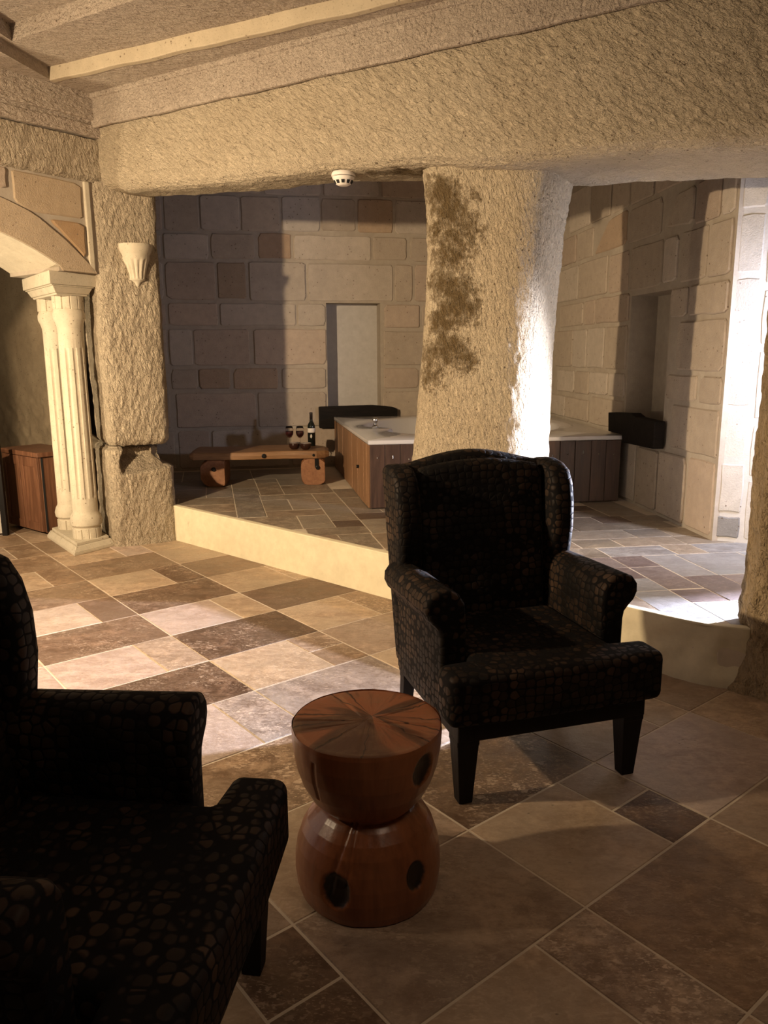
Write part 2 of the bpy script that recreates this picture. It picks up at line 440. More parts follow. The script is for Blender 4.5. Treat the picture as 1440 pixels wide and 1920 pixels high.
def tile(poly, z, tone, parent, fleck=.5, gap=.0028):
    poly = dedupe(poly)
    if len(poly) < 3 or area(poly) < .002: return
    lo = inset(poly, gap); hi = inset(poly, gap + .0026); n = len(lo)
    h = z + rnd.uniform(-.0012, .0012)
    V = [(p[0], p[1], z - .012) for p in lo] + [(p[0], p[1], h - .003) for p in lo] + [(p[0], p[1], h) for p in hi]
    F = [tuple(range(2 * n, 3 * n))] + [(k * n + i, k * n + (i + 1) % n, (k + 1) * n + (i + 1) % n, (k + 1) * n + i) for k in (0, 1) for i in range(n)]
    j = rnd.uniform(.93, 1.07)
    return ob('tile', (V, F), M['tile'], parent, color=(tone[0] * j * .82, tone[1] * j * .82, tone[2] * j * .82, fleck))

# step line between main floor and platform
ST0 = np.array([-1.69, 6.21]); STD = dirv(-42.4); STN = np.array([-STD[1], STD[0]])   # STN points to the platform
stc = float(ST0 @ STN)

# ------------------------------------------------------------------ main floor
floor = ob('floor', MB().prism([(-7, -3.2), (5, -3.2), (5, 3.0), (1.3, 3.55), (-1.65, 6.3), (-2.2, 9.5), (-7, 9.5)], -.12, -.002), M['grout'], kind='structure')
UA = np.array([-.6265666, .77936788]); UB = np.array([.77936788, .6265666])
def uvw(u, v): return tuple(UB * u + UA * v)
def main_tile(u0, u1, v0, v1, tone, fl=.5):
    p = [uvw(u0, v0), uvw(u1, v0), uvw(u1, v1), uvw(u0, v1)]
    p = clip(p, STN[0], STN[1], stc + .16)  # the last of each row runs in under the step
    if len(p) < 3: return
    cx = sum(q[0] for q in p) / len(p); cy = sum(q[1] for q in p) / len(p)
    if cx < -4.6 or cx > 3.3 or cy < -.4 or cy > 8.2: return
    # inside the rock feet and walls: nothing to lay
    tile(p, 0, tone, floor, fl)
tones = {  # (strip k, row n, piece) -> tone, flecks ; rows counted from v=1.12 in .4548 steps
 (0, 0, 'bar'): (MID, .35), (0, 2, 'bar'): (BROWN, 1.0), (0, 4, 'bar'): (VDARK, .9), (0, 6, 'bar'): (DARK, .7), (0, 8, 'bar'): (BROWN, .5), (0, 10, 'bar'): (BROWN, .6),
 (0, 1, 'big'): (TAN, .2), (0, 3, 'big'): (PINK, .3), (0, 5, 'big'): (PINK, .2), (0, 7, 'big'): (LIGHT, .1), (0, 9, 'big'): (TAN, .2),
 (0, 1, 's1'): (MID, .4), (0, 1, 's2'): (MID, .6), (0, 3, 's'): (GREY, .8), (0, 5, 's'): (MID, .6), (0, 7, 's'): (DARK, .1), (0, 9, 's'): (BROWN, .4),
 (0, -1, 'big'): (TAN, .2), (0, -1, 's'): (MID, .7), (0, -2, 'bar'): (TAN, .3),
 (1, -1, 'bar'): (BROWN, .4), (1, 1, 'bar'): (DARK, .9), (1, 3, 'bar'): (GREY, .5), (1, 5, 'bar'): (VDARK, .9), (1, 7, 'bar'): (DARK, .6), (1, 9, 'bar'): (BROWN, .6),
 (1, 0, 'big'): (TAN, .15), (1, 0, 's1'): (VDARK, .5), (1, 0, 's2'): (MID, .2), (1, 4, 'big'): (TAN, .4), (1, 4, 's1'): (BROWN, .6), (1, 4, 's2'): (MID, .6),
 (1, 6, 'big'): (PINK, .1), (1, 6, 's'): (TAN, .3), (1, 8, 'big'): (TAN, .3), (1, 8, 's'): (DARK, .8), (1, 2, 'big'): (LIGHT, .3), (1, -2, 'big'): (MID, .3),
 (2, 0, 'bar'): (PINK, .2), (2, 4, 'bar'): (MID, .3), (2, 6, 'bar'): (DARK, .3), (2, 8, 'bar'): (BROWN, .2), (2, 5, 'big'): (TAN, .3), (2, 5, 's'): (BROWN, .7),
 (2, 7, 'big'): (TAN, .2), (2, 3, 'big'): (TAN, .2), (2, 9, 'big'): (TAN, .2), (2, -1, 'big'): (MID, .2), (2, 1, 'big'): (MID, .2),
 (-1, 0, 'big'): (TAN, .2), (-1, 0, 's1'): (DARK, .6), (-1, 0, 's2'): (DARK, .7), (-1, 1, 'bar'): (MID, .6), (-1, 5, 'bar'): (PINK, .2), (-1, -1, 'bar'): (TAN, .3)}
SPLIT = {(1, 0), (1, 4), (0, 1), (-1, 0)}
U = lambda k: .945 + .6595 * k
V = lambda n: 1.12 + .4548 * n
defaults = [MID, TAN, BROWN, PINK, TAN, GREY]
for k in range(-7, 6):
    for n in range(-6, 18):
        u0, u1, v0, v1 = U(k), U(k + 1), V(n), V(n + 1)
        if (k + n) % 2 == 0:
            t = tones.get((k, n, 'bar'), (rnd.choice(defaults), rnd.uniform(.1, .7))); main_tile(u0, u1, v0, v1, *t)
        else:
            um = u0 + .445; t = tones.get((k, n, 'big'), (rnd.choice(defaults), rnd.uniform(.1, .5))); main_tile(u0, um, v0, v1, *t)
            if (k, n) in SPLIT:
                vm = (v0 + v1) / 2
                main_tile(um, u1, v0, vm, *tones.get((k, n, 's1'), (MID, .4))); main_tile(um, u1, vm, v1, *tones.get((k, n, 's2'), (MID, .4)))
            else: main_tile(um, u1, v0, v1, *tones.get((k, n, 's'), (rnd.choice(defaults), .5)))

# ------------------------------------------------------------------ raised platform
ZP = .29
edge = lambda t, o=0.0: tuple(ST0 + STD * t + STN * o)
plat_poly = [edge(-.5), (1.30, 3.48), (1.42, 3.377), (1.51, 3.315), (1.62, 3.285), (2.2, 3.23), (4.7, 3.0), (4.7, 9.3), (-3.0, 9.3), (-2.25, 6.4)]
platform = ob('raised_floor', MB().prism(plat_poly, -.05, ZP - .002), M['grout'], kind='structure')
# plastered riser with a slightly uneven face
SPATH = np.array([edge(-.12), edge(1.0), edge(2.5), (1.22, 3.553), (1.30, 3.48), (1.36, 3.425), (1.42, 3.377), (1.51, 3.315), (1.62, 3.285), (2.0, 3.25)])
_d = np.r_[0, np.cumsum(np.linalg.norm(np.diff(SPATH, axis=0), axis=1))]
gs = np.linspace(0, _d[-1], 220); gz = np.linspace(0.0, ZP, 14)
sx_, sy_ = np.interp(gs, _d, SPATH[:, 0]), np.interp(gs, _d, SPATH[:, 1])
def sq(i, o): return (sx_[i] + STN[0] * o, sy_[i] + STN[1] * o)
G = np.array([[[*sq(i, -.014), z] for i in range(220)] for z in gz])
def rdisp(P, N):
    x = P[..., 0]
    return (.003 * fbm(P, 5, 3, 4) + np.clip(x - .6, 0, 1.2) * .036 * fbm(P, 7, 4, 9)) * np.clip((ZP + .01 - P[..., 2]) / .06, .1, 1)
riser = grid_obj('step_riser', G, M['plaster'], closed=False, disp=rdisp, parent=platform)
mb = MB(); V = []
for i in range(220): V += [(*sq(i, -.016), ZP - .008), (*sq(i, -.016), ZP - .001), (*sq(i, -.010), ZP + .001), (*sq(i, .03), ZP + .001)]
mb.add(V, [(4 * i + k, 4 * i + k + 4, 4 * i + k + 5, 4 * i + k + 1) for i in range(219) for k in range(3)])
ob('riser_edge', mb, M['plaster'], platform, smooth=True)
def frame(ap, aq):
    ep, eq = dirv(ap), dirv(aq)
    return lambda p, q: tuple(ep * p + eq * q)
FE, FF = frame(11, 102.5), frame(7.5, 100)
def ptile(fr, r, tone, fl=.4, lim=None):
    p0, p1, q0, q1 = r
    p = [fr(p0, q0), fr(p1, q0), fr(p1, q1), fr(p0, q1)]
    p = clip(p, -STN[0], -STN[1], -(stc + .026))
    for (qx, qy, an) in ((1.42, 3.405, -31), (1.60, 3.315, -8)):
        dd = dirv(an); nn_ = np.array([-dd[1], dd[0]]); p = clip(p, -nn_[0], -nn_[1], -float(nn_ @ np.array([qx, qy]))) if len(p) > 2 else p
    if lim is not None:
        for L in lim: p = clip(p, *L)
    if len(p) >= 3: tile(p, ZP, tone, platform, fl, .003)
SEP = FE(1.49, 0)  # the two lattices meet on a line hidden behind the armchair
e1 = dirv(103.5); sn = np.array([e1[1], -e1[0]]); sc_ = float(np.array(FE(1.5, 5.0)) @ sn)
LE = [(sn[0], sn[1], sc_)]; LF = [(-sn[0], -sn[1], -sc_)]
B2, D2, M2, T2, G2 = (.36, .27, .19), (.17, .115, .08), (.33, .26, .19), (.40, .32, .24), (.30, .25, .20)
for r, t, f in [((.83, 1.04, 5.56, 6.24), M2, .2), ((.83, 1.04, 6.24, 6.72), B2, .5), ((.83, 1.04, 5.34, 5.56), D2, .1), ((.60, .83, 5.34, 5.79), T2, .3),
    ((.61, 1.04, 5.11, 5.34), M2, .5), ((.16, .60, 5.34, 5.81), M2, .5), ((.38, .83, 5.80, 6.03), B2, .4), ((.60, .83, 6.03, 6.50), T2, .1), ((.38, .60, 6.03, 6.50), M2, .5),
    ((.38, .83, 6.50, 6.73), M2, .4), ((.16, .38, 5.82, 6.75), G2, .6), ((-.30, .16, 5.85, 6.08), M2, .4), ((-.30, .16, 6.08, 6.40), B2, .5), ((-.30, .16, 6.40, 6.72), M2, .4),
    ((-.07, .16, 6.72, 7.18), G2, .3), ((-.52, -.07, 6.72, 7.18), G2, .3), ((.16, .39, 6.74, 7.16), G2, .8), ((.39, .60, 6.73, 7.40), M2, .6), ((.60, 1.04, 6.73, 7.20), M2, .6),
    ((1.04, 1.27, 6.46, 6.90), M2, .4), ((1.04, 1.27, 5.79, 6.46), M2, .5), ((1.04, 1.50, 5.56, 5.79), D2, .1), ((1.04, 1.50, 5.10, 5.56), T2, .3), ((.61, .80, 4.88, 5.11), B2, .4),
    ((.80, 1.03, 4.66, 5.11), M2, .6), ((1.03, 1.50, 4.66, 5.10), B2, .4), ((1.03, 1.27, 4.2, 4.66), M2, .4), ((1.27, 1.5, 4.2, 4.66), T2, .3), ((1.27, 1.5, 5.79, 6.3), M2, .3),
    ((-.75, -.30, 5.85, 6.40), M2, .3), ((-.75, -.30, 6.40, 6.72), G2, .3), ((-.95, -.52, 6.72, 7.18), G2, .2), ((-.52, -.07, 7.18, 7.63), G2, .2), ((-.07, .16, 7.18, 7.63), G2, .2),
    ((.16, .39, 7.16, 7.63), M2, .2), ((.39, .60, 7.40, 7.63), G2, .2), ((.60, 1.04, 7.20, 7.63), G2, .2), ((-.95, -.52, 7.18, 7.63), G2, .2), ((-.95, -.3, 7.63, 8.3), G2, .2), ((-.3, .38, 7.63, 8.3), G2, .2), ((.38, 1.04, 7.63, 8.3), G2, .2),
    ((.60, 1.04, 4.2, 4.66), M2, .2)]:
    ptile(FE, r, t, f, LE)
LV, PU, DP = (.36, .34, .33), (.27, .215, .20), (.20, .15, .14)
for r, t, f in [((2.45, 2.66, 5.65, 5.85), D2, .1), ((2.30, 2.66, 5.42, 5.65), M2, .2), ((2.66, 2.95, 5.42, 6.10), M2, .2), ((2.50, 2.73, 5.20, 5.42), D2, .2), ((2.05, 2.50, 5.20, 5.42), M2, .3),
    ((2.73, 3.1, 5.20, 5.42), M2, .2), ((2.23, 2.95, 4.98, 5.20), M2, .3), ((2.05, 2.53, 4.75, 4.98), T2, .2), ((2.53, 2.78, 4.75, 4.98), G2, .2), ((2.78, 3.1, 4.75, 4.98), M2, .2),
    ((2.05, 2.33, 4.53, 4.75), M2, .2), ((2.33, 2.75, 4.53, 4.75), T2, .2), ((2.75, 3.1, 4.53, 4.75), M2, .2), ((1.92, 2.13, 4.30, 4.53), G2, .5), ((2.13, 2.56, 4.30, 4.53), LV, .4),
    ((2.56, 2.76, 4.30, 4.53), T2, .4), ((2.76, 3.3, 4.30, 4.53), LV, .4), ((2.53, 2.93, 3.85, 4.30), LV, .1), ((2.93, 3.4, 3.85, 4.30), LV, .2), ((2.32, 2.53, 3.85, 4.30), LV, .1),
    ((2.12, 2.32, 4.07, 4.30), DP, .4), ((2.12, 2.32, 3.64, 4.07), PU, .3), ((1.90, 2.12, 4.07, 4.30), PU, .3), ((1.90, 2.12, 3.85, 4.07), DP, .3), ((1.90, 2.12, 3.63, 3.85), LV, .2),
    ((2.32, 2.54, 3.42, 3.85), DP, .4), ((2.54, 3.0, 3.42, 3.85), PU, .3), ((2.12, 2.32, 3.42, 3.63), DP, .2), ((1.90, 2.12, 3.20, 3.63), LV, .1), ((2.12, 2.34, 3.00, 3.42), LV, .1),
    ((2.34, 2.8, 3.0, 3.42), LV, .1), ((3.0, 3.5, 3.42, 3.85), T2, .2), ((2.8, 3.5, 3.0, 3.42), T2, .2), ((2.34, 2.8, 2.7, 3.0), T2, .2), ((3.3, 3.8, 3.85, 4.53), T2, .2),
    ((1.68, 1.90, 3.2, 3.85), M2, .2), ((1.46, 1.90, 3.85, 4.30), B2, .2), ((1.46, 1.92, 4.30, 4.53), M2, .2), ((1.46, 2.05, 4.53, 4.98), B2, .2), ((1.46, 2.23, 4.98, 5.20), M2, .2), ((1.46, 2.05, 5.20, 5.42), M2, .2),
    ((1.46, 1.9, 5.42, 5.65), M2, .2), ((1.9, 2.30, 5.42, 5.65), M2, .2), ((1.9, 2.45, 5.65, 5.9), M2, .2), ((1.46, 1.9, 5.65, 5.9), M2, .2)]:
    ptile(FF, r, t, f, LF)

# ------------------------------------------------------------------ block walls
def block(pm, poly, parent, color, off=.014, rough=.006, crn=1.0):
    """a stone laid in the wall: poly in (s,z), corners worn, face proud of the mortar"""
    p = []
    n = len(poly)
    for i in range(n):
        a, b = Vector(poly[i]), Vector(poly[(i + 1) % n]); L = (b - a).length
        rc = min(.45 * L, crn * rnd.choice((.012, .02, .02, .035, .05)))
        rd = min(.45 * L, crn * rnd.choice((.012, .02, .02, .03)))
        e = (b - a) / L
        p.append(a + e * rc)
        for q in range(1, max(2, int(L / .16))):
            t = q / max(2, int(L / .16)); p.append(a + (b - a) * t + Vector((-e.y, e.x)) * rnd.uniform(-rough, rough))
        p.append(b - e * rd)
    p = [tuple(q) for q in p]
    p = inset(p, .003); hi = inset(p, .009); n = len(p)
    o2 = off + rnd.uniform(-.004, .006)
    t1, t2 = rnd.uniform(-.004, .004), rnd.uniform(-.003, .003)
    cx = sum(q[0] for q in p) / n
    V = [pm(s, z, -.02) for s, z in p] + [pm(s, z, o2 - .008) for s, z in p] + [pm(s, z, o2 + t1 * (s - cx)) for s, z in hi]
    F = [tuple(range(2 * n, 3 * n))] + [(k * n + i, k * n + (i + 1) % n, (k + 1) * n + (i + 1) % n, (k + 1) * n + i) for k in (0, 1) for i in range(n)]
    j = rnd.uniform(.93, 1.06)
    return ob('stone_block', (V, F), M['block'], parent, color=(color[0] * j, color[1] * j, color[2] * j, 1))
rect = lambda a, b, c, d: [(a, c), (b, c), (b, d), (a, d)]
CB, CO, CW, CP = (.58, .50, .42), (.56, .43, .32), (.64, .57, .50), (.59, .49, .41)

# back wall behind the tub and bench, with a niche
wb = plane_map((-.52, 8.42), 10)
def wall_with_hole(name, pm, s0, s1, z0, z1, hole, mt, thick=.4, depth=.22, kind='structure', pmat=None):
    a, b, c, d = hole; mb = MB()
    def slab(sa, sb, za, zb, o0=-thick, o1=0.0):
        V = [pm(s, z, o) for o in (o0, o1) for z in (za, zb) for s in (sa, sb)]
        mb.add(V, [(0, 2, 3, 1), (4, 5, 7, 6), (0, 1, 5, 4), (2, 6, 7, 3), (0, 4, 6, 2), (1, 3, 7, 5)])
    slab(s0, a, z0, z1); slab(b, s1, z0, z1); slab(a, b, z0, c); slab(a, b, d, z1)
    w_ = ob(name, mb, mt, kind=kind)
    pb = MB(); V = [pm(s, z, o) for o in (-thick, -depth) for z in (c, d) for s in (a, b)]
    pb.add(V, [(0, 2, 3, 1), (4, 5, 7, 6), (0, 1, 5, 4), (2, 6, 7, 3), (0, 4, 6, 2), (1, 3, 7, 5)])
    ob('niche_back', pb, pmat or M['panel'], w_)
    return w_
wall_back = wall_with_hole('wall_back', wb, -2.6, 2.9, 0, 3.4, (-.075, .50, .9, 2.015), M['mortar'])
L = [(-1.67, -1.33, 2.7, 3.05), (-1.32, -.93, 2.71, 3.05), (-.92, -.53, 2.71, 3.05), (-.51, -.12, 2.72, 3.06), (-.11, .25, 2.73, 3.05), (.27, .64, 2.72, 3.05), (.66, 1.02, 2.71, 3.05), (1.04, 1.5, 2.71, 3.05),
 (-1.69, -1.25, 2.43, 2.68), (-1.23, -.79, 2.44, 2.69), (-.76, -.42, 2.45, 2.70), (-.40, .41, 2.44, 2.69), (.43, .79, 2.45, 2.68), (.82, 1.2, 2.44, 2.68), (1.22, 1.7, 2.44, 2.68),
 (-1.69, -1.20, 2.04, 2.41), (-1.18, -.89, 2.05, 2.41), (-.86, -.28, 2.03, 2.42), (-.26, .64, 2.03, 2.41), (.66, .85, 2.03, 2.41), (.87, 1.3, 2.03, 2.41), (1.32, 1.8, 2.03, 2.41),
 (-1.68, -1.19, 1.78, 2.01), (-1.17, -.39, 1.78, 2.01), (-.38, -.08, 1.78, 2.005), (.54, .93, 1.76, 2.0), (.95, 1.4, 1.76, 2.0), (1.42, 1.9, 1.76, 2.0),
 (-1.69, -1.46, 1.38, 1.75), (-1.45, -.88, 1.38, 1.75), (-.84, -.08, 1.38, 1.75), (.53, 1.13, 1.37, 1.73), (1.15, 1.8, 1.37, 1.73),
 (-1.69, -1.42, 1.14, 1.35), (-1.41, -1.09, 1.14, 1.35), (-1.06, -.60, 1.13, 1.35), (-.56, -.09, 1.13, 1.35), (.53, .92, 1.12, 1.34), (.94, 1.5, 1.12, 1.34), (1.52, 2.0, 1.12, 1.34),
 (-1.66, -.84, .74, 1.10), (-.82, -.09, .73, 1.10), (.52, 1.2, .80, 1.09), (1.22, 1.9, .80, 1.09), (-1.66, -1.33, .31, .71), (-1.31, -.50, .31, .71), (-.48, .1, .31, .71),
 (-2.2, -1.71, 2.44, 2.68), (-2.2, -1.71, 2.04, 2.41), (-2.2, -1.71, 1.78, 2.01), (-2.1, -1.71, 1.38, 1.75), (-2.1, -1.71, .74, 1.1), (-2.1, -1.69, .31, .71), (-2.1, -1.69, 2.7, 3.05),
 (-1.9, -1.3, 3.07, 3.36), (-1.28, -.7, 3.07, 3.36), (-.68, -.1, 3.07, 3.36), (-.08, .5, 3.07, 3.36), (.52, 1.2, 3.07, 3.36)]
special = {5: CO, 10: (.50, .37, .27), 16: (.52, .41, .31), 11: CW, 18: CW, 22: CP, 34: CO, 35: CO, 3: (.62, .57, .52), 23: CW, 0: CB, 29: CP, 30: CP}
for i, r in enumerate(L):
    block(wb, rect(*r), wall_back, special.get(i, rnd.choice((CB, CB, CP, CW))))

# right wall running back beside the tub, with a second niche
wr = plane_map((2.13, 4.93), 95.285, -1)
def wr_(s, z, off=0.0): return wr(s, z, off)
wall_right = wall_with_hole('wall_right', wr_, -.02, 3.95, 0, 3.4, (.80, 1.50, .95, 1.93), M['mortar'], pmat=M['mortar'])
Lr = [(-.02, .34, .31, .79), (.37, .8, .31, .76), (.83, 1.2, .31, .74), (1.22, 1.6, .31, .8), (1.62, 2.3, .31, .83),
 (0.0, .62, .83, .88), ]
Lr = [(.0, .36, .31, .79), (.385, .80, .31, .78), (.83, 1.20, .31, .77), (1.23, 1.7, .31, .8), (1.72, 2.4, .31, .82),
 (.0, .655, .82, 1.13), (1.53, 2.30, .85, 1.10), (2.34, 3.0, .85, 1.06), (3.02, 3.7, .85, 1.06),
 (.0, .285, 1.16, 1.34), (.32, .77, 1.16, 1.34), (1.53, 1.87, 1.12, 1.32), (1.90, 2.35, 1.12, 1.32), (2.37, 2.75, 1.1, 1.32), (2.77, 3.3, 1.1, 1.32),
 (.0, .64, 1.37, 1.70), (1.53, 2.0, 1.35, 1.71), (2.03, 2.45, 1.35, 1.71), (2.47, 2.85, 1.35, 1.71), (2.87, 3.4, 1.35, 1.71),
 (.0, .50, 1.73, 1.93), (.53, .78, 1.73, 1.93), (1.53, 2.27, 1.74, 1.96), (2.30, 2.58, 1.74, 1.96), (2.61, 3.3, 1.74, 1.96),
 (.0, .29, 1.96, 2.29), (.315, .68, 1.96, 2.30), (.72, .93, 1.98, 2.29), (.97, 1.54, 1.97, 2.30), (1.58, 2.0, 1.98, 2.30), (2.03, 2.75, 1.99, 2.31), (2.78, 3.4, 1.99, 2.31),
 (.0, .16, 2.32, 2.62), (.18, .50, 2.32, 2.58), (1.02, 1.62, 2.34, 2.60), (2.42, 2.85, 2.34, 2.60), (2.87, 3.4, 2.34, 2.6),
 (.0, .3, 2.65, 3.0), (.33, .7, 2.62, 3.0), (.73, 1.15, 2.63, 3.0), (1.18, 1.6, 2.63, 3.0), (1.63, 2.0, 2.63, 3.0), (2.03, 2.5, 2.63, 3.0), (2.53, 3.1, 2.63, 3.0), (.0, .8, 3.03, 3.36), (.83, 1.7, 3.03, 3.36), (1.73, 2.6, 3.03, 3.36)]
for r in Lr: block(wr_, rect(*r), wall_right, rnd.choice((CP, CB, CB, CW)))
block(wr_, [(.53, 2.33), (.93, 2.36), (.78, 2.57), (.53, 2.58)], wall_right, CB)
block(wr_, [(1.66, 2.35), (2.38, 2.35), (2.05, 2.60), (1.66, 2.62)], wall_right, CO)

# bright jamb at the right, turning away from the tub side
wj = plane_map((2.15, 4.93), -28)
jm = MB()
Vj = [wj(s, z, o) for o in (-.3, .006) for z in (0, 3.4) for s in (-.0, 1.0)]
jm.add(Vj, [(0, 2, 3, 1), (4, 5, 7, 6), (0, 1, 5, 4), (2, 6, 7, 3), (0, 4, 6, 2), (1, 3, 7, 5)])
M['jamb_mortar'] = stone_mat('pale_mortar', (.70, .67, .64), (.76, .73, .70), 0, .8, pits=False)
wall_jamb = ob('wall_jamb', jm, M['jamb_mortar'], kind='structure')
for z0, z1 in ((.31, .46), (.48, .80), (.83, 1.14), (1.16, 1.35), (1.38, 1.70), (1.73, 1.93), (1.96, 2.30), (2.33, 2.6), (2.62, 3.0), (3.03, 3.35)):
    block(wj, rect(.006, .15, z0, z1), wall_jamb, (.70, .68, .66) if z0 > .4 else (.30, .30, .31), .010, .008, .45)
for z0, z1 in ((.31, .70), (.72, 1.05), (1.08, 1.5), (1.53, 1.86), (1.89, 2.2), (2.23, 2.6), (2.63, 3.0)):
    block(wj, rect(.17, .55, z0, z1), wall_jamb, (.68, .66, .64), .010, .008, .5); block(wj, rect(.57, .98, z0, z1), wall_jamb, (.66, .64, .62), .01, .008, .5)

# enclosure that stays outside the frame: end walls, right passage wall, ceiling of the tub bay
def wallbox(name, pts, z0=0, z1=3.45, m='rock_smooth'):
    return ob(name, MB().prism(pts, z0, z1), M[m], kind='structure')
e = wj(1.0, 0)
wallbox('wall_passage', [(e[0], e[1]), (4.9, 4.7), (4.9, 5.0), (e[0] + .1, e[1] + .3)])
wallbox('low_light_block', [(2.95, 4.13), (3.06, 4.13), (3.06, 4.50), (2.95, 4.55)], ZP, .845)  # unseen block, added to keep the cold beam off the platform floor
wallbox('wall_east', [(4.7, -3.1), (4.9, -3.1), (4.9, 4.7), (4.7, 4.7)])
wallbox('wall_south', [(-6.9, -3.2), (4.9, -3.2), (4.9, -3.0), (-6.9, -3.0)])
wallbox('wall_tub_side', [(-2.02, 6.75), (-2.5, 8.25), (-2.75, 8.2), (-2.2, 6.7)])
ob('ceiling_tub_bay', MB().prism([(-3.0, 9.4), (4.9, 9.4), (4.9, 2.0), (-2.0, 6.3)], 3.36, 3.5), M['rock_ceiling'], kind='structure')

# ------------------------------------------------------------------ rock pillars
def se_ring(cx, cy, hx, hy, ang, n, pw, z):
    a = np.linspace(0, 2 * np.pi, n, endpoint=False)
    c, s = np.cos(a), np.sin(a)
    r = (np.abs(c) ** pw + np.abs(s) ** pw) ** (-1 / pw)
    x, y = hx * r * c, hy * r * s
    ca, sa = math.cos(ang), math.sin(ang)
    return np.stack([cx + x * ca - y * sa, cy + x * sa + y * ca, np.full(n, z)], -1)

# left pillar: upper block overhanging a lower one, with a cut shelf
LPA = R(28.6); LPF = np.array([math.sin(LPA), -math.cos(LPA)]); LPX = np.array([math.cos(LPA), math.sin(LPA)])
LC = np.array([-1.91, 6.09]) - LPF * .33
def lp_rings(z0, z1, dz, hw, n=250):
    return np.array([se_ring(LC[0], LC[1], *hw(z), LPA, n, 7, z) for z in np.arange(z0, z1, dz)])
def lp_disp(P, N):
    d = .0095 * chisel(P, (.25, .1, 1), 40, 2.8) + .012 * fbm(P, 3.2, 3, 5)
    return d
def up_w(z): 
    k = .03 * np.clip((.86 - z) / .06, 0, 1) ** 2
    return (.25 - k + .006 * math.sin(z * 5), .33 - k)
pil = empty('pillar_left', (0, 0, 0), kind='structure')
grid_obj('rock_block', lp_rings(.80, 2.74, .0115, up_w), M['rock_pillar'], disp=lp_disp, parent=pil)
def low_disp(P, N):
    d = lp_disp(P, N); rel = P[..., :2] - LC
    fx = rel @ LPX; fy = rel @ LPF; z = P[..., 2]
    front = np.clip((N[..., :2] @ LPF - .3) / .3, 0, 1) + np.clip((N[..., :2] @ LPX - .5) / .3, 0, 1)
    m = np.clip((fx + .155 + .03 * vn(P * 9)) / .02, 0, 1) * np.clip((z - (.575 + .12 * np.clip(fx + .1, 0, .4))) / .012, 0, 1)
    depth = .17 * np.clip((z - .55) / .17, .2, 1)
    d = d - np.clip(front, 0, 1) * m * (depth + .03 * fbm(P, 8, 3, 2))
    crack = np.exp(-((z - .79) / .012) ** 2) * .04
    return d - crack + .02 * np.exp(-((fx + .22) / .05) ** 2) * fbm(P, 9, 3, 8)
grid_obj('rock_block', lp_rings(-.02, .805, .0115, lambda z: (.262 - .0 * z, .34)), M['rock_pillar'], disp=low_disp, parent=pil)

# central pillar with an old damp stain
CPX = lambda z: np.interp(z, [.29, .9, 1.6, 2.5], [.60, .625, .66, .70])
def cp_w(z):
    hw = np.interp(z, [.29, .6, 1.0, 1.5, 2.0, 2.3, 2.5], [.430, .405, .38, .362, .362, .375, .40])
    return hw
blobs = []
def stain_f(V):
    out = np.zeros(len(V))
    for (c, r, a) in blobs:
        d = np.linalg.norm((V - np.array(c)) / np.array(r), axis=1); out = np.maximum(out, a * np.clip(1.25 - d, 0, 1))
    return out
CPY = 4.93
STAIN = [(.40, 2.30, .16, .9), (.44, 2.145, .15, .85), (.40, 2.03, .14, .9), (.31, 2.17, .12, .7), (.355, 1.89, .13, .95), (.43, 1.77, .15, .95), (.34, 1.68, .12, .9), (.39, 1.52, .15, 1.0), (.51, 1.465, .08, .7), (.30, 1.38, .12, .8), (.335, 2.41, .13, 1.0), (.30, 1.5, .12, .8)]
rings = np.array([se_ring(CPX(z), CPY, cp_w(z), cp_w(z) * .95, R(-25), 260, 4.2, z) for z in np.arange(.27, 2.56, .0112)])
blobs += [((x, 4.6, z), (r_, .42, r_ * 1.1), a_) for x, z, r_, a_ in STAIN]
def cp_disp(P, N):
    D = (.55, 0, .85)
    up = np.clip((P[..., 2] - 1.3) / .6, 0, 1)
    c1 = chisel(P, (.0, .0, 1), 44, 2.8); c2 = chisel(P, (-.7, .35, .6), 44, 3.0, 12)
    return 0.008 * (c1 * (1 - up) + c2 * up) + .014 * fbm(P, 2.6, 3, 15)
grid_obj('pillar_central', rings, M['rock_col'], disp=cp_disp, kind='structure', stain=stain_f)

# right rock mass at the frame edge, with a crumbled foot
def rr_pt(z, n=240):
    pts = [(1.64, 3.41), (1.615, 3.35), (1.625, 3.25), (1.75, 3.12), (2.1, 2.85), (3.4, 1.5), (4.6, 1.4), (4.6, 3.0), (2.6, 3.46), (1.8, 3.45)]
    P = np.array(pts + [pts[0]]); d = np.r_[0, np.cumsum(np.linalg.norm(np.diff(P, axis=0), axis=1))]
    wts = np.interp(d, [0, .9, d[-1] * .8, d[-1]], [0, .6, .8, 1]); t = np.linspace(0, 1, n, endpoint=False)
    dd = np.interp(t, wts, d)
    return np.stack([np.interp(dd, d, P[:, 0]), np.interp(dd, d, P[:, 1]), np.full(n, z)], -1)
rr = np.array([rr_pt(z) for z in np.arange(-.02, 3.2, .015)])
def rr_disp(P, N):
    z = P[..., 2]; near = np.clip((2.3 - P[..., 0]) / .4, 0, 1)
    foot = np.clip(1 - z / .16, 0, 1)
    d = .012 * chisel(P, (.3, 0, 1), 36, 2.0) + .018 * fbm(P, 5, 4, 31)
    d = d + foot * (.07 + .07 * fbm(P, 9, 4, 6)) * near + .03 * np.clip(1 - abs(z - .35) / .25, 0, 1) * fbm(P, 10, 4, 16) * near
    return d * near
grid_obj('wall_rock_right', rr, M['rock_wild'], disp=rr_disp, kind='structure')

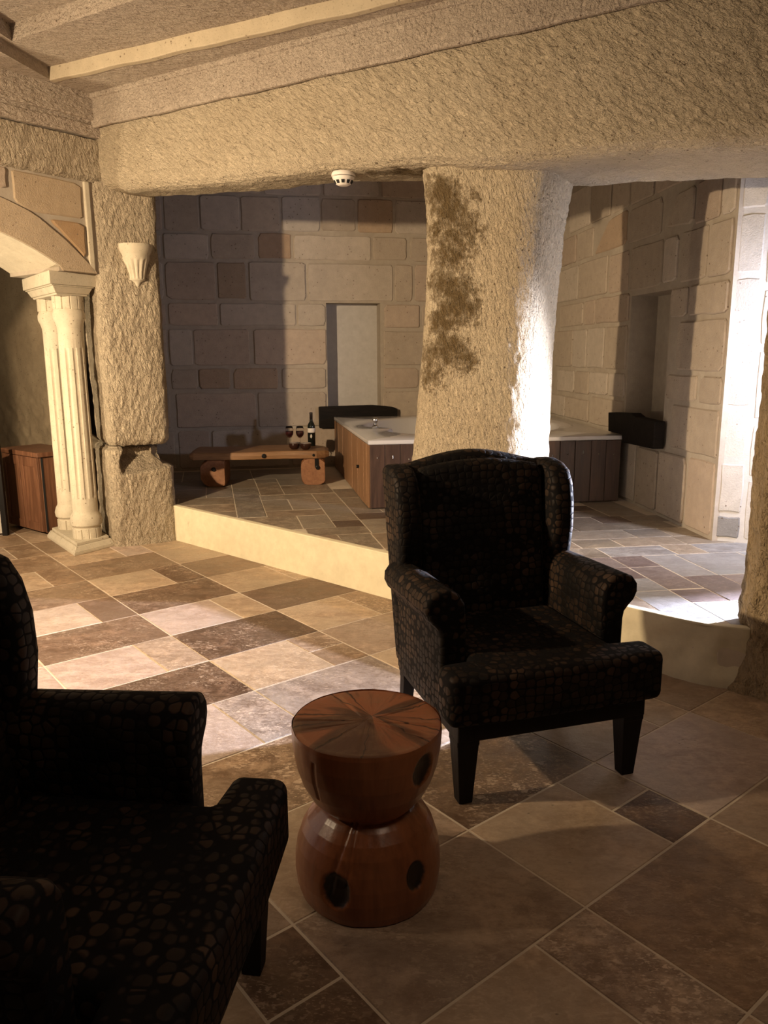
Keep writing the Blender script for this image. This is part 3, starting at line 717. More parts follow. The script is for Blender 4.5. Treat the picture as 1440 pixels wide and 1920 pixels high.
# ------------------------------------------------------------------ great rock beam over the step
BD = dirv(-31); BN = np.array([-BD[1], BD[0]]); B0 = np.array([-2.0, 6.0])
def bm_zb(s): return np.interp(s, [-.4, 0, 1.0, 1.85, 2.55, 3.1, 3.6, 4.3, 7], [2.67, 2.67, 2.60, 2.58, 2.54, 2.47, 2.47, 2.40, 2.36])
def bm_th(s): return np.interp(s, [-.4, 0, 1.85, 2.5, 3.5, 4.3, 7], [.36, .36, .40, .60, .86, .80, .8])
ss = np.arange(-.35, 6.9, .0125); prof_n = 190
beam = []
for s in ss:
    zb, th = bm_zb(s), bm_th(s)
    pts = [(0, 3.32), (0, zb + .10), (.012, zb + .045), (.045, zb + .012), (.10, zb), (th - .08, zb - .0), (th - .02, zb + .02), (th, zb + .08), (th, 2.95), (th, 3.40)]
    P = np.array(pts); d = np.r_[0, np.cumsum(np.linalg.norm(np.diff(P, axis=0), axis=1))]
    t = np.interp(np.linspace(0, 1, prof_n), [0, .80, 1], [0, d[6], d[-1]])
    o, z = np.interp(t, d, P[:, 0]), np.interp(t, d, P[:, 1])
    xy = B0 + BD * s; beam.append(np.stack([xy[0] + BN[0] * o, xy[1] + BN[1] * o, z], -1))
beam = np.array(beam)
def bm_disp(P, N):
    s = (P[..., :2] - B0) @ BD; o = (P[..., :2] - B0) @ BN; z = P[..., 2]
    sm = np.clip((s - .15) / .5, .25, 1)
    lip = np.exp(-((z - bm_zb(s) - .02) / .07) ** 2)
    under = np.clip(-N[..., 2], 0, 1)
    d = .009 * chisel(P, (.75, -.45, -.75), 44, 3.0) * sm * (1 - .7 * under) + .010 * fbm(P, 2.0, 3, 21) + lip * .016 * fbm(P, 6, 4, 23)
    return d
g = grid_obj('beam_rock', beam, M['rock'], closed=False, kind='structure', stain=None)
# displace outward by hand so the sign is certain
me = g.data; nv = len(me.vertices); co = np.empty(nv * 3); me.vertices.foreach_get('co', co)
P = co.reshape(beam.shape); du = np.gradient(P, axis=1); dv = np.gradient(P, axis=0); N = np.cross(du, dv); N /= np.linalg.norm(N, axis=2, keepdims=True)
if (N[:, 20, :2] @ BN).mean() > 0: N = -N
P = P + N * bm_disp(P, N)[..., None]; me.vertices.foreach_set('co', P.reshape(-1)); me.update()
blobs.clear(); blobs += [((.012, 5.0, 2.52), (.16, .12, .12), .8), ((.14, 4.93, 2.52), (.16, .14, .12), 1.0), ((.28, 4.9, 2.52), (.16, .2, .12), 1.0), ((.40, 4.9, 2.5), (.16, .25, .12), .9)]
a = me.attributes.new('stain', 'FLOAT', 'POINT'); a.data.foreach_set('value', stain_f(P.reshape(-1, 3)).astype(np.float32))

def strip(name, prof, path_fn, s0, s1, m, parent=None, kind='structure', n=60):
    """straight moulding: prof (o,z) swept along s"""
    rows = []
    for s in np.linspace(s0, s1, n): rows.append([path_fn(s, o, z) for o, z in prof])
    k = len(prof); V = [p for r in rows for p in r]
    F = [(i * k + j, i * k + (j + 1) % k, (i + 1) * k + (j + 1) % k, (i + 1) * k + j) for i in range(n - 1) for j in range(k)]
    F += [tuple(range(k))[::-1], tuple((n - 1) * k + j for j in range(k))]
    return ob(name, (V, F), m, parent, kind=kind, bevel=.006, seg=2)
def bpath(s, o, z):
    j = .004 * math.sin(s * 7.3) + .003 * math.sin(s * 17.1); xy = B0 + BD * s + BN * (o + j); return (xy[0], xy[1], z + j)
strip('trim_1', [(-.055, 3.10), (-.055, 3.265), (-.075, 3.27), (-.075, 3.31), (.06, 3.31), (.06, 3.12), (-.01, 3.10), (-.02, 3.085), (-.05, 3.085)], bpath, -.1, 6.8, M['rock_ceiling'])

# ------------------------------------------------------------------ stepped ceiling
outer = [(-7, -3.2), (4.9, -3.2), (4.9, 2.0), (1.3, 4.2), (-2.0, 6.15), (-4, 8.2), (-7, 8.2)]
in1 = [(-2.21, 5.67), (3.5, 2.82), (3.5, -2.2), (-3.7, -2.2)]
in2 = [(-2.25, 5.22), (3.1, 2.0), (3.1, -1.8), (-3.2, -1.8)]
def ring(name, inner, z0, z1, m):
    # slab pieces around a four-sided opening
    c = outer; mb = MB()
    A, B, C2, D = inner
    quads = [[A, B, (4.0, 2.9), (1.3, 4.4), (-2.0, 6.35), (-2.6, 6.3)], [B, C2, (4.9, C2[1]), (4.9, 2.4), (4.0, 2.9)], [C2, D, (-7, D[1]), (-7, -3.2), (4.9, -3.2), (4.9, C2[1])], [D, A, (-2.6, 6.2), (-4.4, 8.0), (-7, 8.2), (-7, D[1])]]
    for q in quads: mb.prism(q, z0, z1)
    return ob(name, mb, m, kind='structure')
ring('ceiling_lower', in1, 3.30, 3.40, M['rock_ceiling'])
ring('ceiling_middle', in2, 3.375, 3.50, M['rock_ceiling'])
ob('ceiling', MB().prism([(-7, -3.2), (4.9, -3.2), (4.9, 8.2), (-7, 8.2)], 3.47, 3.6), M['rock_ceiling'], kind='structure')

# bright lip along the coffer edge
def lip(name, p, q, z0, z1, wd, mt):
    p, q = np.array(p), np.array(q); d = (q - p) / np.linalg.norm(q - p); n = np.array([-d[1], d[0]])
    f = lambda s, o, z: (*(p + d * s + n * (o + .004 * math.sin(s * 9))), z + .003 * math.sin(s * 13))
    return strip(name, [(0, z0), (wd, z0), (wd, z1), (0, z1)], f, 0, float(np.linalg.norm(q - p)), mt)
lip('trim_2', (-2.215, 5.655), (3.5, 2.80), 3.292, 3.385, .05, M['rock_smooth'])

# ------------------------------------------------------------------ arch wall on the left
WA = 52.0; AW = (-2.13, 5.97); wd_ = dirv(WA); wn_ = np.array([wd_[1], -wd_[0]])
def wl(s, z, off=0.0):  # s<0 runs towards the camera's left, off>0 comes into the room
    return (AW[0] + wd_[0] * s + wn_[0] * off, AW[1] + wd_[1] * s + wn_[1] * off, z)
ac, az, ar = -1.2, .62, 1.765
def arch_z(s): return az + math.sqrt(max(0, ar * ar - (s - ac) ** 2))
sp = [(-.272 - i * (1.856 / 28)) for i in range(29)]
prof = [(.12, 3.34), (.12, 2.085), (-.272, 2.085)] + [(s, arch_z(s)) for s in sp[0:]] + [(-2.128, 0), (-6.5, 0), (-6.5, 3.34)]
def arch_solid(prof, o0, o1):
    mb = MB(); n = len(prof)
    V = [wl(s, z, o0) for s, z in prof] + [wl(s, z, o1) for s, z in prof]
    return mb.add(V, [tuple(range(n))[::-1], tuple(range(n, 2 * n))] + [(i, (i + 1) % n, (i + 1) % n + n, i + n) for i in range(n)])
wall_left = empty('wall_left', kind='structure')
# split into spandrel strips so that faces stay simple
mb = MB()
def quadslab(mb, a, b, o0=-.70, o1=0.0):
    (s0, zl0, zh0), (s1, zl1, zh1) = a, b
    V = [wl(s, z, o) for o in (o0, o1) for s, z in ((s0, zl0), (s1, zl1), (s1, zh1), (s0, zh0))]
    mb.add(V, [(3, 2, 1, 0), (4, 5, 6, 7), (0, 1, 5, 4), (1, 2, 6, 5), (2, 3, 7, 6), (3, 0, 4, 7)])
quadslab(mb, (.12, 2.085, 3.34), (-.272, 2.085, 3.34))
for i in range(28): quadslab(mb, (sp[i], max(2.085, arch_z(sp[i])), 3.34), (sp[i + 1], max(2.085, arch_z(sp[i + 1])), 3.34))
quadslab(mb, (-2.128, 0, 3.34), (-9.5, 0, 3.34))
ob('wall_core', mb, M['mortar'], wall_left)
# smooth intrados and the voussoir band
mb = MB(); mi = MB()
EXS = [-2.42, -2.3, -2.184, -1.963, -1.751, -1.5, -1.2, -.9, -.649, -.437, -.216, -.1, .02]
EXZ = [2.085, 2.20, 2.299, 2.45, 2.523, 2.575, 2.59, 2.575, 2.523, 2.45, 2.299, 2.20, 2.09]
bs = [.015 - i * .029 for i in range(11)] + sp[1:]
for s0, s1 in zip(bs[:-1], bs[1:]):
    lo = lambda s: arch_z(s) if s < -.27 else 2.087
    p = [(s0, lo(s0)), (s1, lo(s1)), (s1, float(np.interp(s1, EXS, EXZ))), (s0, float(np.interp(s0, EXS, EXZ)))]
    V = [wl(s, z, o) for o in (-.02, .018) for s, z in p]
    mb.add(V, [(3, 2, 1, 0), (4, 5, 6, 7), (0, 1, 5, 4), (1, 2, 6, 5), (2, 3, 7, 6), (3, 0, 4, 7)])
for i in range(28):
    s0, s1 = sp[i], sp[i + 1]
    q = [(s0, arch_z(s0)), (s1, arch_z(s1)), (s1, arch_z(s1) + .01), (s0, arch_z(s0) + .01)]
    V = [wl(s, z - .008, o) for o in (-.705, .012) for s, z in q]
    mi.add(V, [(3, 2, 1, 0), (4, 5, 6, 7), (0, 1, 5, 4), (1, 2, 6, 5), (2, 3, 7, 6), (3, 0, 4, 7)])
ob('arch_band', mb, M['block'], wall_left, color=(.60, .49, .37, 1))
ob('arch_soffit', mi, M['limestone'], wall_left)
block(wl, [(-.56, 2.51), (-.42, 2.455), (-.055, 2.455), (-.05, 2.70), (-.56, 2.715)], wall_left, (.56, .45, .33))
block(wl, [(-.315, 2.415), (-.20, 2.315), (-.055, 2.17), (-.05, 2.43), (-.31, 2.43)], wall_left, (.52, .36, .22))
block(wl, [(-1.1, 2.62), (-.60, 2.58), (-.59, 2.72), (-1.1, 2.72)], wall_left, (.58, .48, .40))
ob('plaster_joint', MB().add([wl(s, z, o) for o in (-.01, .018) for s, z in ((-.035, 2.09), (.01, 2.09), (.01, 2.72), (-.035, 2.72))], [(3, 2, 1, 0), (4, 5, 6, 7), (0, 1, 5, 4), (1, 2, 6, 5), (2, 3, 7, 6), (3, 0, 4, 7)]), M['limestone'], wall_left, bevel=.008)
# chiselled rock band above the stones
G = np.array([[wl(s, z, .03) for s in np.arange(-1.6, .14, .012)] for z in np.arange(2.72, 3.02, .012)])
def band_disp(P, N):
    sg = np.sign((N[..., :2] @ wn_).mean()); return sg * (.010 * chisel(P, (.5, .4, 1), 30, 3) + .012 * fbm(P, 4, 3, 44) - .03 * np.clip(1 - (P[..., 2] - 2.72) / .03, 0, 1))
grid_obj('rock_band', G, M['rock_pillar'], closed=False, disp=band_disp, parent=wall_left)
def lpath(s, o, z): return wl(-s, z + .003 * math.sin(s * 11), -o)
strip('trim_3', [(-.06, 3.02), (-.06, 3.10), (-.045, 3.10), (-.045, 3.13), (-.075, 3.13), (-.075, 3.31), (.05, 3.31), (.05, 3.02)], lpath, -.12, 6.0, M['rock_ceiling'])

# room beyond the arch: bulging rock wall, its ends and the ceiling
xs = np.arange(0, 3.6, .02); zs = np.arange(0, 3.4, .02)
p0 = np.array([-2.25, 7.0]); pd = dirv(141)
pn = np.array([math.sin(R(141)), -math.cos(R(141))])
pn = -pn if pn @ (np.array([-4, 5.4]) - p0) < 0 else pn
G = []
for z in zs:
    row = []
    for s in xs:
        bulge = .42 * (1 / (1 + math.exp((s - .62 - .10 * math.sin(z * 1.6)) * 14))) * (1 - .35 * max(0, (z - 1.2)) * 1.2 / 2)
        bulge *= 1 - .6 * max(0, min(1, (.85 - z) / .12)); bulge += (.10 if z < .72 else .10 * math.exp(-((z - .72) / .10) ** 2)) * (s < 1.1) * (1 - s / 1.1)
        q = p0 + pd * s + pn * bulge; row.append((q[0], q[1], z))
    G.append(row)
def ar_disp(P, N):
    sg = 1 if (N[..., :2] @ pn).mean() > 0 else -1
    low = np.clip((1.25 - P[..., 2]) / .3, 0, 1)
    return sg * (.02 * fbm(P, 3, 3, 71) + low * .035 * fbm(P, 7, 4, 72) - .12 * np.exp(-(((P[..., 0] + 3.42) / .10) ** 2 + ((P[..., 2] - 1.75) / .17) ** 2)))
grid_obj('wall_arch_room', np.array(G), M['rock_cave'], closed=False, disp=ar_disp, kind='structure')
wallbox('wall_arch_end', [(-5.1, 9.0), (-6.9, 7.2), (-6.9, -3.0), (-7.1, -3.0), (-7.1, 9.2), (-5.1, 9.2)])

# ------------------------------------------------------------------ paired carved columns
PW = np.array([.52, .854]); PD = np.array([-.604, .797])
pc = np.array([-2.35, 5.71])
def pcv(a, b): return tuple(pc + PW * a + PD * b)
def pslab(mb, a0, a1, b0, b1, z0, z1):
    return mb.prism([pcv(a0, b0), pcv(a1, b0), pcv(a1, b1), pcv(a0, b1)], z0, z1)
colm = empty('twin_column', (*pcv(.19, .39), 0), label='pair of cream fluted stone columns on one plinth carrying the arch', cat='column')
inv = Matrix.Translation((-colm.location.x, -colm.location.y, 0))
def loc(mb):
    mb.v = [(x - colm.location.x, y - colm.location.y, z) for x, y, z in mb.v]; return mb
mb = MB()
def taper(mb, i0, i1, z0, z1):
    A = [pcv(i0, i0), pcv(.385 - i0, i0), pcv(.385 - i0, .78 - i0), pcv(i0, .78 - i0)]; B = [pcv(i1, i1), pcv(.385 - i1, i1), pcv(.385 - i1, .78 - i1), pcv(i1, .78 - i1)]
    mb.add([(*p, z0) for p in A] + [(*p, z1) for p in B], [(3, 2, 1, 0), (4, 5, 6, 7), (0, 1, 5, 4), (1, 2, 6, 5), (2, 3, 7, 6), (3, 0, 4, 7)])
taper(mb, 0, 0, 0, .022); taper(mb, .0, .028, .022, .062); taper(mb, .04, .042, .062, .085)
ob('plinth', loc(mb), M['limestone'], colm, bevel=.004)
mb = MB(); taper(mb, .06, .055, 1.925, 1.94); taper(mb, .048, .02, 1.94, 1.985); taper(mb, .01, .01, 1.985, 1.995); taper(mb, -.005, -.005, 1.995, 2.085)
ob('capital_slab', loc(mb), M['limestone'], colm, bevel=.005)
def fluted(cx, cy):
    n = 120; prof = []
    for z, r in [(.085, .108), (.16, .108), (.163, .100), (.17, .100), (.19, .118), (.225, .122), (.26, .112), (.285, .098), (.30, .096), (.40, .0955), (.43, .095), (.8, .094), (1.2, .0925), (1.52, .091), (1.55, .091), (1.66, .090), (1.70, .092), (1.735, .102), (1.765, .116), (1.80, .116), (1.825, .106), (1.83, .106), (1.832, .112), (1.925, .112)]:
        prof.append((z, r))
    V = []; F = []
    for z, r in prof:
        for i in range(n):
            a = 2 * math.pi * i / n; rr_ = r
            ph = (i % 12)
            if .41 < z < 1.54 and 3 <= ph <= 8: rr_ -= (.006, .011, .013, .013, .011, .006)[ph - 3]
            if (z <= .161 or z >= 1.831) and (i % 10) == 0: rr_ -= .008
            V.append((cx + rr_ * math.cos(a), cy + rr_ * math.sin(a), z))
    for k in range(len(prof) - 1):
        for i in range(n):
            j = (i + 1) % n; F.append((k * n + i, k * n + j, (k + 1) * n + j, (k + 1) * n + i))
    mb = MB(); mb.add(V, F); return mb
for b in (.175, .60):
    c = pcv(.19, b); o = ob('shaft', loc(fluted(*c)), M['limestone'], colm, smooth=True)
    m_ = o.modifiers.new('e', 'EDGE_SPLIT'); m_.split_angle = R(28)

# ------------------------------------------------------------------ carved corbel lamp on the left pillar
cb_p = np.array([-1.91, 6.09]) + LPX * .06
cor = empty('corbel_sconce', (cb_p[0] + LPF[0] * .0, cb_p[1] + LPF[1] * .0, 2.0), rz=LPA, label='cream carved fluted half-cup corbel fixed on the rough rock pillar', cat='sconce')
def halfl(prof, n=33, flute=None):
    V = []; F = []
    for k, (r, z) in enumerate(prof):
        for i in range(n):
            a = -math.pi + math.pi * i / (n - 1); q = r
            if flute and flute[0] <= z <= flute[1]: q -= .010 * (1 - abs((i % 5) - 2) / 2)if (i % 5) in (1, 2, 3) else 0
            V.append((q * math.cos(a), q * math.sin(a) * .95 - .0, z))
    for k in range(len(prof) - 1):
        for i in range(n - 1): F.append((k * n + i, k * n + i + 1, (k + 1) * n + i + 1, (k + 1) * n + i))
        F.append((k * n, (k + 1) * n, (k + 2) * n - 1, (k + 1) * n - 1))
    F.append(tuple(range(n))); F.append(tuple((len(prof) - 1) * n + i for i in range(n))[::-1])
    return MB().add(V, F)
o = ob('rim', halfl([(.105, .235), (.112, .250), (.116, .255), (.118, .262), (.124, .278), (.126, .285), (.128, .305), (.118, .305)]), M['limestone'], cor, smooth=True)
o.modifiers.new('e', 'EDGE_SPLIT').split_angle = R(30)
o = ob('cup', halfl([(.050, .052), (.060, .056), (.062, .07), (.066, .10), (.080, .15), (.092, .185), (.098, .20), (.098, .222), (.104, .235)], flute=(.07, .186)), M['limestone'], cor, smooth=True)
o.modifiers.new('e', 'EDGE_SPLIT').split_angle = R(40)
o = ob('finial', halfl([(.004, .0), (.014, .010), (.022, .028), (.048, .046), (.060, .050), (.060, .056), (.050, .058)]), M['limestone'], cor, smooth=True)

# ------------------------------------------------------------------ smoke detector
sdx = B0 + BD * 2.03 + BN * .235
sd = empty('smoke_detector', (-.235, 5.05, bm_zb(2.0) + .012), label='small white round smoke detector under the rock beam', cat='smoke detector')
ob('base', MB().lathe([(.066, -.004), (.072, -.014), (.074, -.028), (.070, -.030)], 32), M['plastic'], sd, smooth=True, bevel=.001)
ob('gap_ring', MB().lathe([(.062, -.028), (.062, -.034)], 32), M['black'], sd)
mb = MB().lathe([(.070, -.034), (.066, -.042), (.046, -.074), (.032, -.082), (.028, -.083)], 32); ob('cover', mb, M['plastic'], sd, smooth=True)
for i in range(10):
    a = 2 * math.pi * i / 10 + .3; c, s_ = math.cos(a), math.sin(a)
    r0, r1 = .060, .049; V = []
    for r_, z in ((r0, -.0555), (r1, -.0735)):
        for da in (-.17, .17): V.append(((r_ + .0008) * math.cos(a + da), (r_ + .0008) * math.sin(a + da), z))
    V += [(x * .9, y * .9, z) for x, y, z in V]
    ob('vent', MB().add(V, [(0, 1, 3, 2), (4, 6, 7, 5), (0, 2, 6, 4), (1, 5, 7, 3), (0, 4, 5, 1), (2, 3, 7, 6)]), M['black'], sd)

# ------------------------------------------------------------------ corner tub clad in boards
TA, TB, TC, TD = np.array([-.11, 6.02]), np.array([1.925, 6.285]), np.array([1.72, 8.60]), np.array([-.51, 8.28])
tc = (TA + TB + TC + TD) / 4
tub = empty('bath_tub', (*tc, ZP), label='large white corner whirlpool tub clad in dark vertical boards', cat='tub')
def tl(p, z=0): return (p[0] - tc[0], p[1] - tc[1], z)
HT = .545
NB = 120
def basin_r(a):
    # two lobes: wide ellipse with inward cusps at front left and back right
    base = 1.0 / math.sqrt((math.cos(a) / .98) ** 2 + (math.sin(a) / 1.02) ** 2)
    cusp = .20 * math.exp(-((((a - R(205)) + math.pi) % (2 * math.pi) - math.pi) / .20) ** 2)
    return base * .93 - cusp
bc = np.array([.72, 7.32])
def seg_poly(poly, c, a):
    d = np.array([math.cos(a), math.sin(a)]); best = None
    for i in range(4):
        p, q = poly[i], poly[(i + 1) % 4]; Mx = np.array([[d[0], p[0] - q[0]], [d[1], p[1] - q[1]]])
        t, u_ = np.linalg.solve(Mx, p - c)
        if t > 0 and -1e-6 <= u_ <= 1 + 1e-6 and (best is None or t < best): best = t
    return c + d * best
poly = [TA, TB, TC, TD]
angs = sorted(set([2 * math.pi * i / NB for i in range(NB)] + [math.atan2(*(p - bc)[::-1]) % (2 * math.pi) for p in poly]))
V = []; F = []; K = len(angs)
rings_ = []
outr = [seg_poly(poly, bc, a) for a in angs]
grow = lambda p, k: tuple(bc + (np.array(p) - bc) * k)
def radial(k, z): return [(*(bc + np.array([math.cos(a), math.sin(a)]) * basin_r(a) * k), z) for a in angs]
rings_.append([(*grow(p, 1.008), HT - .035) for p in outr]); rings_.append([(*grow(p, 1.012), HT - .03) for p in outr]); rings_.append([(*grow(p, 1.012), HT - .004) for p in outr]); rings_.append([(*grow(p, 1.006), HT) for p in outr])
rings_.append(radial(1.02, HT)); rings_.append(radial(1.0, HT - .006)); rings_.append(radial(.985, HT - .02))
rings_.append(radial(.93, HT - .13)); rings_.append(radial(.88, HT - .27)); rings_.append(radial(.80, HT - .37)); rings_.append(radial(.6, HT - .42)); rings_.append(radial(.2, HT - .44))
for r_ in rings_: V += [tl(p, p[2]) for p in r_]
for k in range(len(rings_) - 1):
    for i in range(K): j = (i + 1) % K; F.append((k * K + i, k * K + j, (k + 1) * K + j, (k + 1) * K + i))
F.append(tuple((len(rings_) - 1) * K + i for i in range(K)))
o = ob('basin', (V, F), M['acrylic'], tub, smooth=True); o.modifiers.new('e', 'EDGE_SPLIT').split_angle = R(40)
inner = [tc + (p - tc) * .975 for p in poly]
mb = MB(); n4 = [tl(p) for p in inner]
mb.add([(x, y, .0) for x, y, _ in n4] + [(x, y, HT - .05) for x, y, _ in n4], [(0, 1, 5, 4), (1, 2, 6, 5), (2, 3, 7, 6), (3, 0, 4, 7)])
ob('carcass', mb, M['black'], tub)
def boards(P, Q, widths, m, zt=HT - .037, name='board', th=.02):
    P, Q = np.array(P), np.array(Q); d = (Q - P) / np.linalg.norm(Q - P); n = np.array([d[1], -d[0]])
    tot = np.linalg.norm(Q - P); k = tot / sum(widths); s = 0; out = []
    for i, w_ in enumerate(widths):
        w2 = w_ * k; a, b = s + .0015, s + w2 - .0015; s += w2
        o0, o1 = -.008, th - .008 + rnd.uniform(-.002, .003)
        pts = [P + d * a + n * o0, P + d * b + n * o0, P + d * b + n * o1, P + d * a + n * o1]
        mb = MB().prism([tl(p)[:2] for p in pts], .004 + rnd.uniform(0, .006), zt)
        out.append((ob(name, mb, m, tub, bevel=.003), P + d * (a + b) / 2 + n * o1, n))
    return out
wf = [.115, .115, .13, .12, .12, .13, .12, .13, .12, .12, .13, .12, .12, .13, .12, .12]
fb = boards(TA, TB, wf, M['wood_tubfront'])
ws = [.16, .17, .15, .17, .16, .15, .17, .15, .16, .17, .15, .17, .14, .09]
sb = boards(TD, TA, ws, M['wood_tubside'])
for b_, ctr, n in fb:
    for zz in (.40,):
        for dx in (0,):
            q = tl(ctr); mb = MB().cyl((q[0] + n[0] * -.001, q[1] + n[1] * -.001, zz + rnd.uniform(-.02, .03)), (q[0] + n[0] * .003, q[1] + n[1] * .003, zz), .006, 8)
            ob('screw', mb, M['chrome'], tub)
q = tl(sb[-4][1]); n = sb[-4][2]; ob('knob', MB().cyl((q[0], q[1], .27), (q[0] + n[0] * .022, q[1] + n[1] * .022, .27), .014, 14), M['iron'], tub, smooth=False, bevel=.003)
f = tl((-.075, 7.10)); ob('air_control', MB().lathe([(.030, HT + .0), (.030, HT + .012), (.018, HT + .016), (.016, HT + .045), (.026, HT + .05), (.028, HT + .075), (.018, HT + .085)], 20, f[:2]), M['chrome'], tub, smooth=True)
for da, zz in ((R(150), -.15), (R(60), -.16), (R(100), -.15)):
    p = bc + np.array([math.cos(da), math.sin(da)]) * basin_r(da) * .925; q = tl(p); nx, ny = -math.cos(da), -math.sin(da)
    ob('water_jet', MB().cyl((q[0] - nx * .02, q[1] - ny * .02, HT + zz), (q[0] + nx * .015, q[1] + ny * .015, HT + zz), .035, 18), M['chrome'], tub, smooth=False, bevel=.004)

# dark planks below the niches
def plankobj(pm, prof, o0, o1, label):
    o_c = pm(sum(p[0] for p in prof) / len(prof), prof[0][1], 0)
    mb = MB(); n = len(prof); V = [pm(s, z, o) for o in (o0, o1) for s, z in prof]; V = [(x - o_c[0], y - o_c[1], z - o_c[2]) for x, y, z in V]
    mb.add(V, [tuple(range(n))[::-1], tuple(range(n, 2 * n))] + [(i, (i + 1) % n, (i + 1) % n + n, i + n) for i in range(n)])
    o = ob('niche_plank', mb, M['wood_black'], bevel=.006); o.location = o_c; return tag(o, label, 'shelf board')
plankobj(wb, [(-.18, .715), (.66, .715), (.67, .90), (.62, .925), (.40, .95), (.10, .945), (-.18, .94)], .018, .085, 'black wooden plank on the back wall left of the tub, below the pale niche')
plankobj(wr_, [(.72, .80), (1.30, .785), (1.31, .845), (1.60, .845), (1.62, 1.0), (1.15, 1.03), (1.05, 1.005), (.72, 1.0)], .018, .10, 'black wooden plank on the right-hand wall beyond the end of the tub')

# ------------------------------------------------------------------ log bench
bd = dirv(5); bn = np.array([-bd[1], bd[0]]); bo = np.array([-1.15, 7.2])
bench = empty('log_bench', (bo[0], bo[1], ZP), rz=R(5), label='low brown timber bench on log feet before the stone wall', cat='bench')
rs = []
n = 34
for i in range(n):
    x = -.65 + 1.29 * i / (n - 1)
    w_ = .0 if 0 < i < n - 1 else .012
    yf = -.03 + .008 * math.sin(x * 9) + (.02 if i > n - 4 else 0) * (i - n + 4); yb = .50 + .012 * math.sin(x * 6 + 1) - (.05 * max(0, i - n + 5))
    zt = .315 + .004 * math.sin(x * 5)
    rs.append([(x, yf + w_, .245 + w_), (x, yf - .004 + w_, .28), (x, yf + .012 + w_, zt - w_), (x, (yf + yb) / 2, zt + .004 - w_), (x, yb - w_, zt - w_), (x, yb - w_, .25 + w_), (x, (yf + yb) / 2, .243 + w_)])
V = [p for r_ in rs for p in r_]; F = [(i * 7 + j, i * 7 + (j + 1) % 7, (i + 1) * 7 + (j + 1) % 7, (i + 1) * 7 + j) for i in range(n - 1) for j in range(7)] + [tuple(range(7))[::-1], tuple((n - 1) * 7 + j for j in range(7))]
ob('seat', (V, F), M['wood_bench'], bench, bevel=.006, angle=40)
def logfoot(cx):
    n = 28; V = []; F = []; L2 = (-.06, -.02, .10, .30, .40)
    for k, y in enumerate(L2):
        for i in range(n):
            a = 2 * math.pi * i / n; r_ = .127 * (1 + .05 * math.sin(3 * a + cx * 3) + .03 * math.sin(5 * a)) * (.93 if k in (0, 4) else 1)
            x, z = r_ * 1.16 * math.cos(a), .125 + r_ * 1.16 * math.sin(a)
            V.append((cx + min(.098, max(-.125, x)), y, min(.244, max(0.0, z))))
    for k in range(4):
        for i in range(n): j = (i + 1) % n; F.append((k * n + i, k * n + j, (k + 1) * n + j, (k + 1) * n + i))
    F += [tuple(range(n)), tuple(4 * n + i for i in range(n))[::-1]]
    return (V, F)
for cx in (-.425, .50):
    ft = ob('log_foot', logfoot(cx), M['wood_log'], bench, bevel=.004, angle=40)
    ob('bolt', MB().cyl((cx + (.03 if cx > 0 else .0), -.058, .165), (cx + (.03 if cx > 0 else 0), -.075, .165), .020, 16), M['iron'], ft, bevel=.005)
    if cx > 0: ob('strap', MB().box(cx + .005, cx + .04, -.070, -.058, .165, .25), M['iron'], ft)
for cx in (.035, .495):
    ob('bolt', MB().cyl((cx, -.02, .278), (cx, -.045, .278), .021 if cx < .1 else .014, 16), M['iron'], bench, bevel=.006)

# ------------------------------------------------------------------ wine things on the bench
ZB = ZP + .317
bt = empty('wine_bottle', (-.705, 7.60, ZB), label='dark wine bottle with pale label on the bench', cat='bottle')
ob('glass_body', MB().lathe([(.034, 0), (.037, .004), (.0375, .18), (.036, .20), (.028, .222), (.017, .24), (.0145, .26), (.014, .325)], 32), M['bottle'], bt, smooth=True)
ob('label', MB().lathe([(.0381, .135), (.0381, .178)], 32, cap=False), M['paper'], bt, smooth=True)
def patch(r, z0, z1, a0, a1, m, name):
    V = []; k = 8
    for i in range(k + 1):
        a = a0 + (a1 - a0) * i / k; f_ = math.sin(math.pi * (i / k)) ** .5 if 0 < i < k else .2
        zc = (z0 + z1) / 2; h = (z1 - z0) / 2 * f_
        for z in (zc - h, zc + h): V.append((r * math.cos(a), r * math.sin(a), z))
    ob(name, (V, [(2 * i, 2 * i + 2, 2 * i + 3, 2 * i + 1) for i in range(k)]), m, bt)
patch(.0383, .08, .12, -math.pi / 2 - .25, -math.pi / 2 + .25, M['paper'], 'emblem')
ob('capsule', MB().lathe([(.0148, .262), (.0150, .31), (.0162, .312), (.0162, .328), (.012, .33)], 24), M['foil'], bt, smooth=True)
wg = empty('wine_glass', (-.915, 7.55, ZB), label='left wine glass of red wine on the bench', cat='glass', group='wine glasses on the bench')
ob('bowl', MB().lathe([(.004, .088), (.020, .094), (.035, .115), (.040, .14), (.037, .175), (.032, .20), (.0305, .20), (.0355, .175), (.0385, .14), (.0335, .117), (.019, .097), (.003, .091)], 32), M['glass'], wg, smooth=True)
ob('stem', MB().lathe([(.034, 0), (.034, .002), (.010, .006), (.004, .015), (.0035, .085), (.006, .090)], 24), M['glass'], wg, smooth=True)
ob('wine', MB().lathe([(.003, .0912), (.0185, .0975), (.033, .1175), (.0378, .14), (.037, .155), (.002, .155)], 32), M['wine'], wg, smooth=True)
g2 = copy_tree(wg); g2.location = (-.812, 7.55, ZB); g2['label'] = 'right wine glass of red wine, nearer the bottle on the bench'
bw = empty('snack_bowl', (-.845, 7.33, ZB), label='left small dark bowl in front of the wine glasses', cat='bowl', group='small bowls on the bench')
ob('shell', MB().lathe([(.022, 0), (.026, .002), (.044, .018), (.052, .045), (.053, .062), (.050, .062), (.048, .045), (.040, .022), (.02, .010), (.002, .008)], 32), M['bowl'], bw, smooth=True)
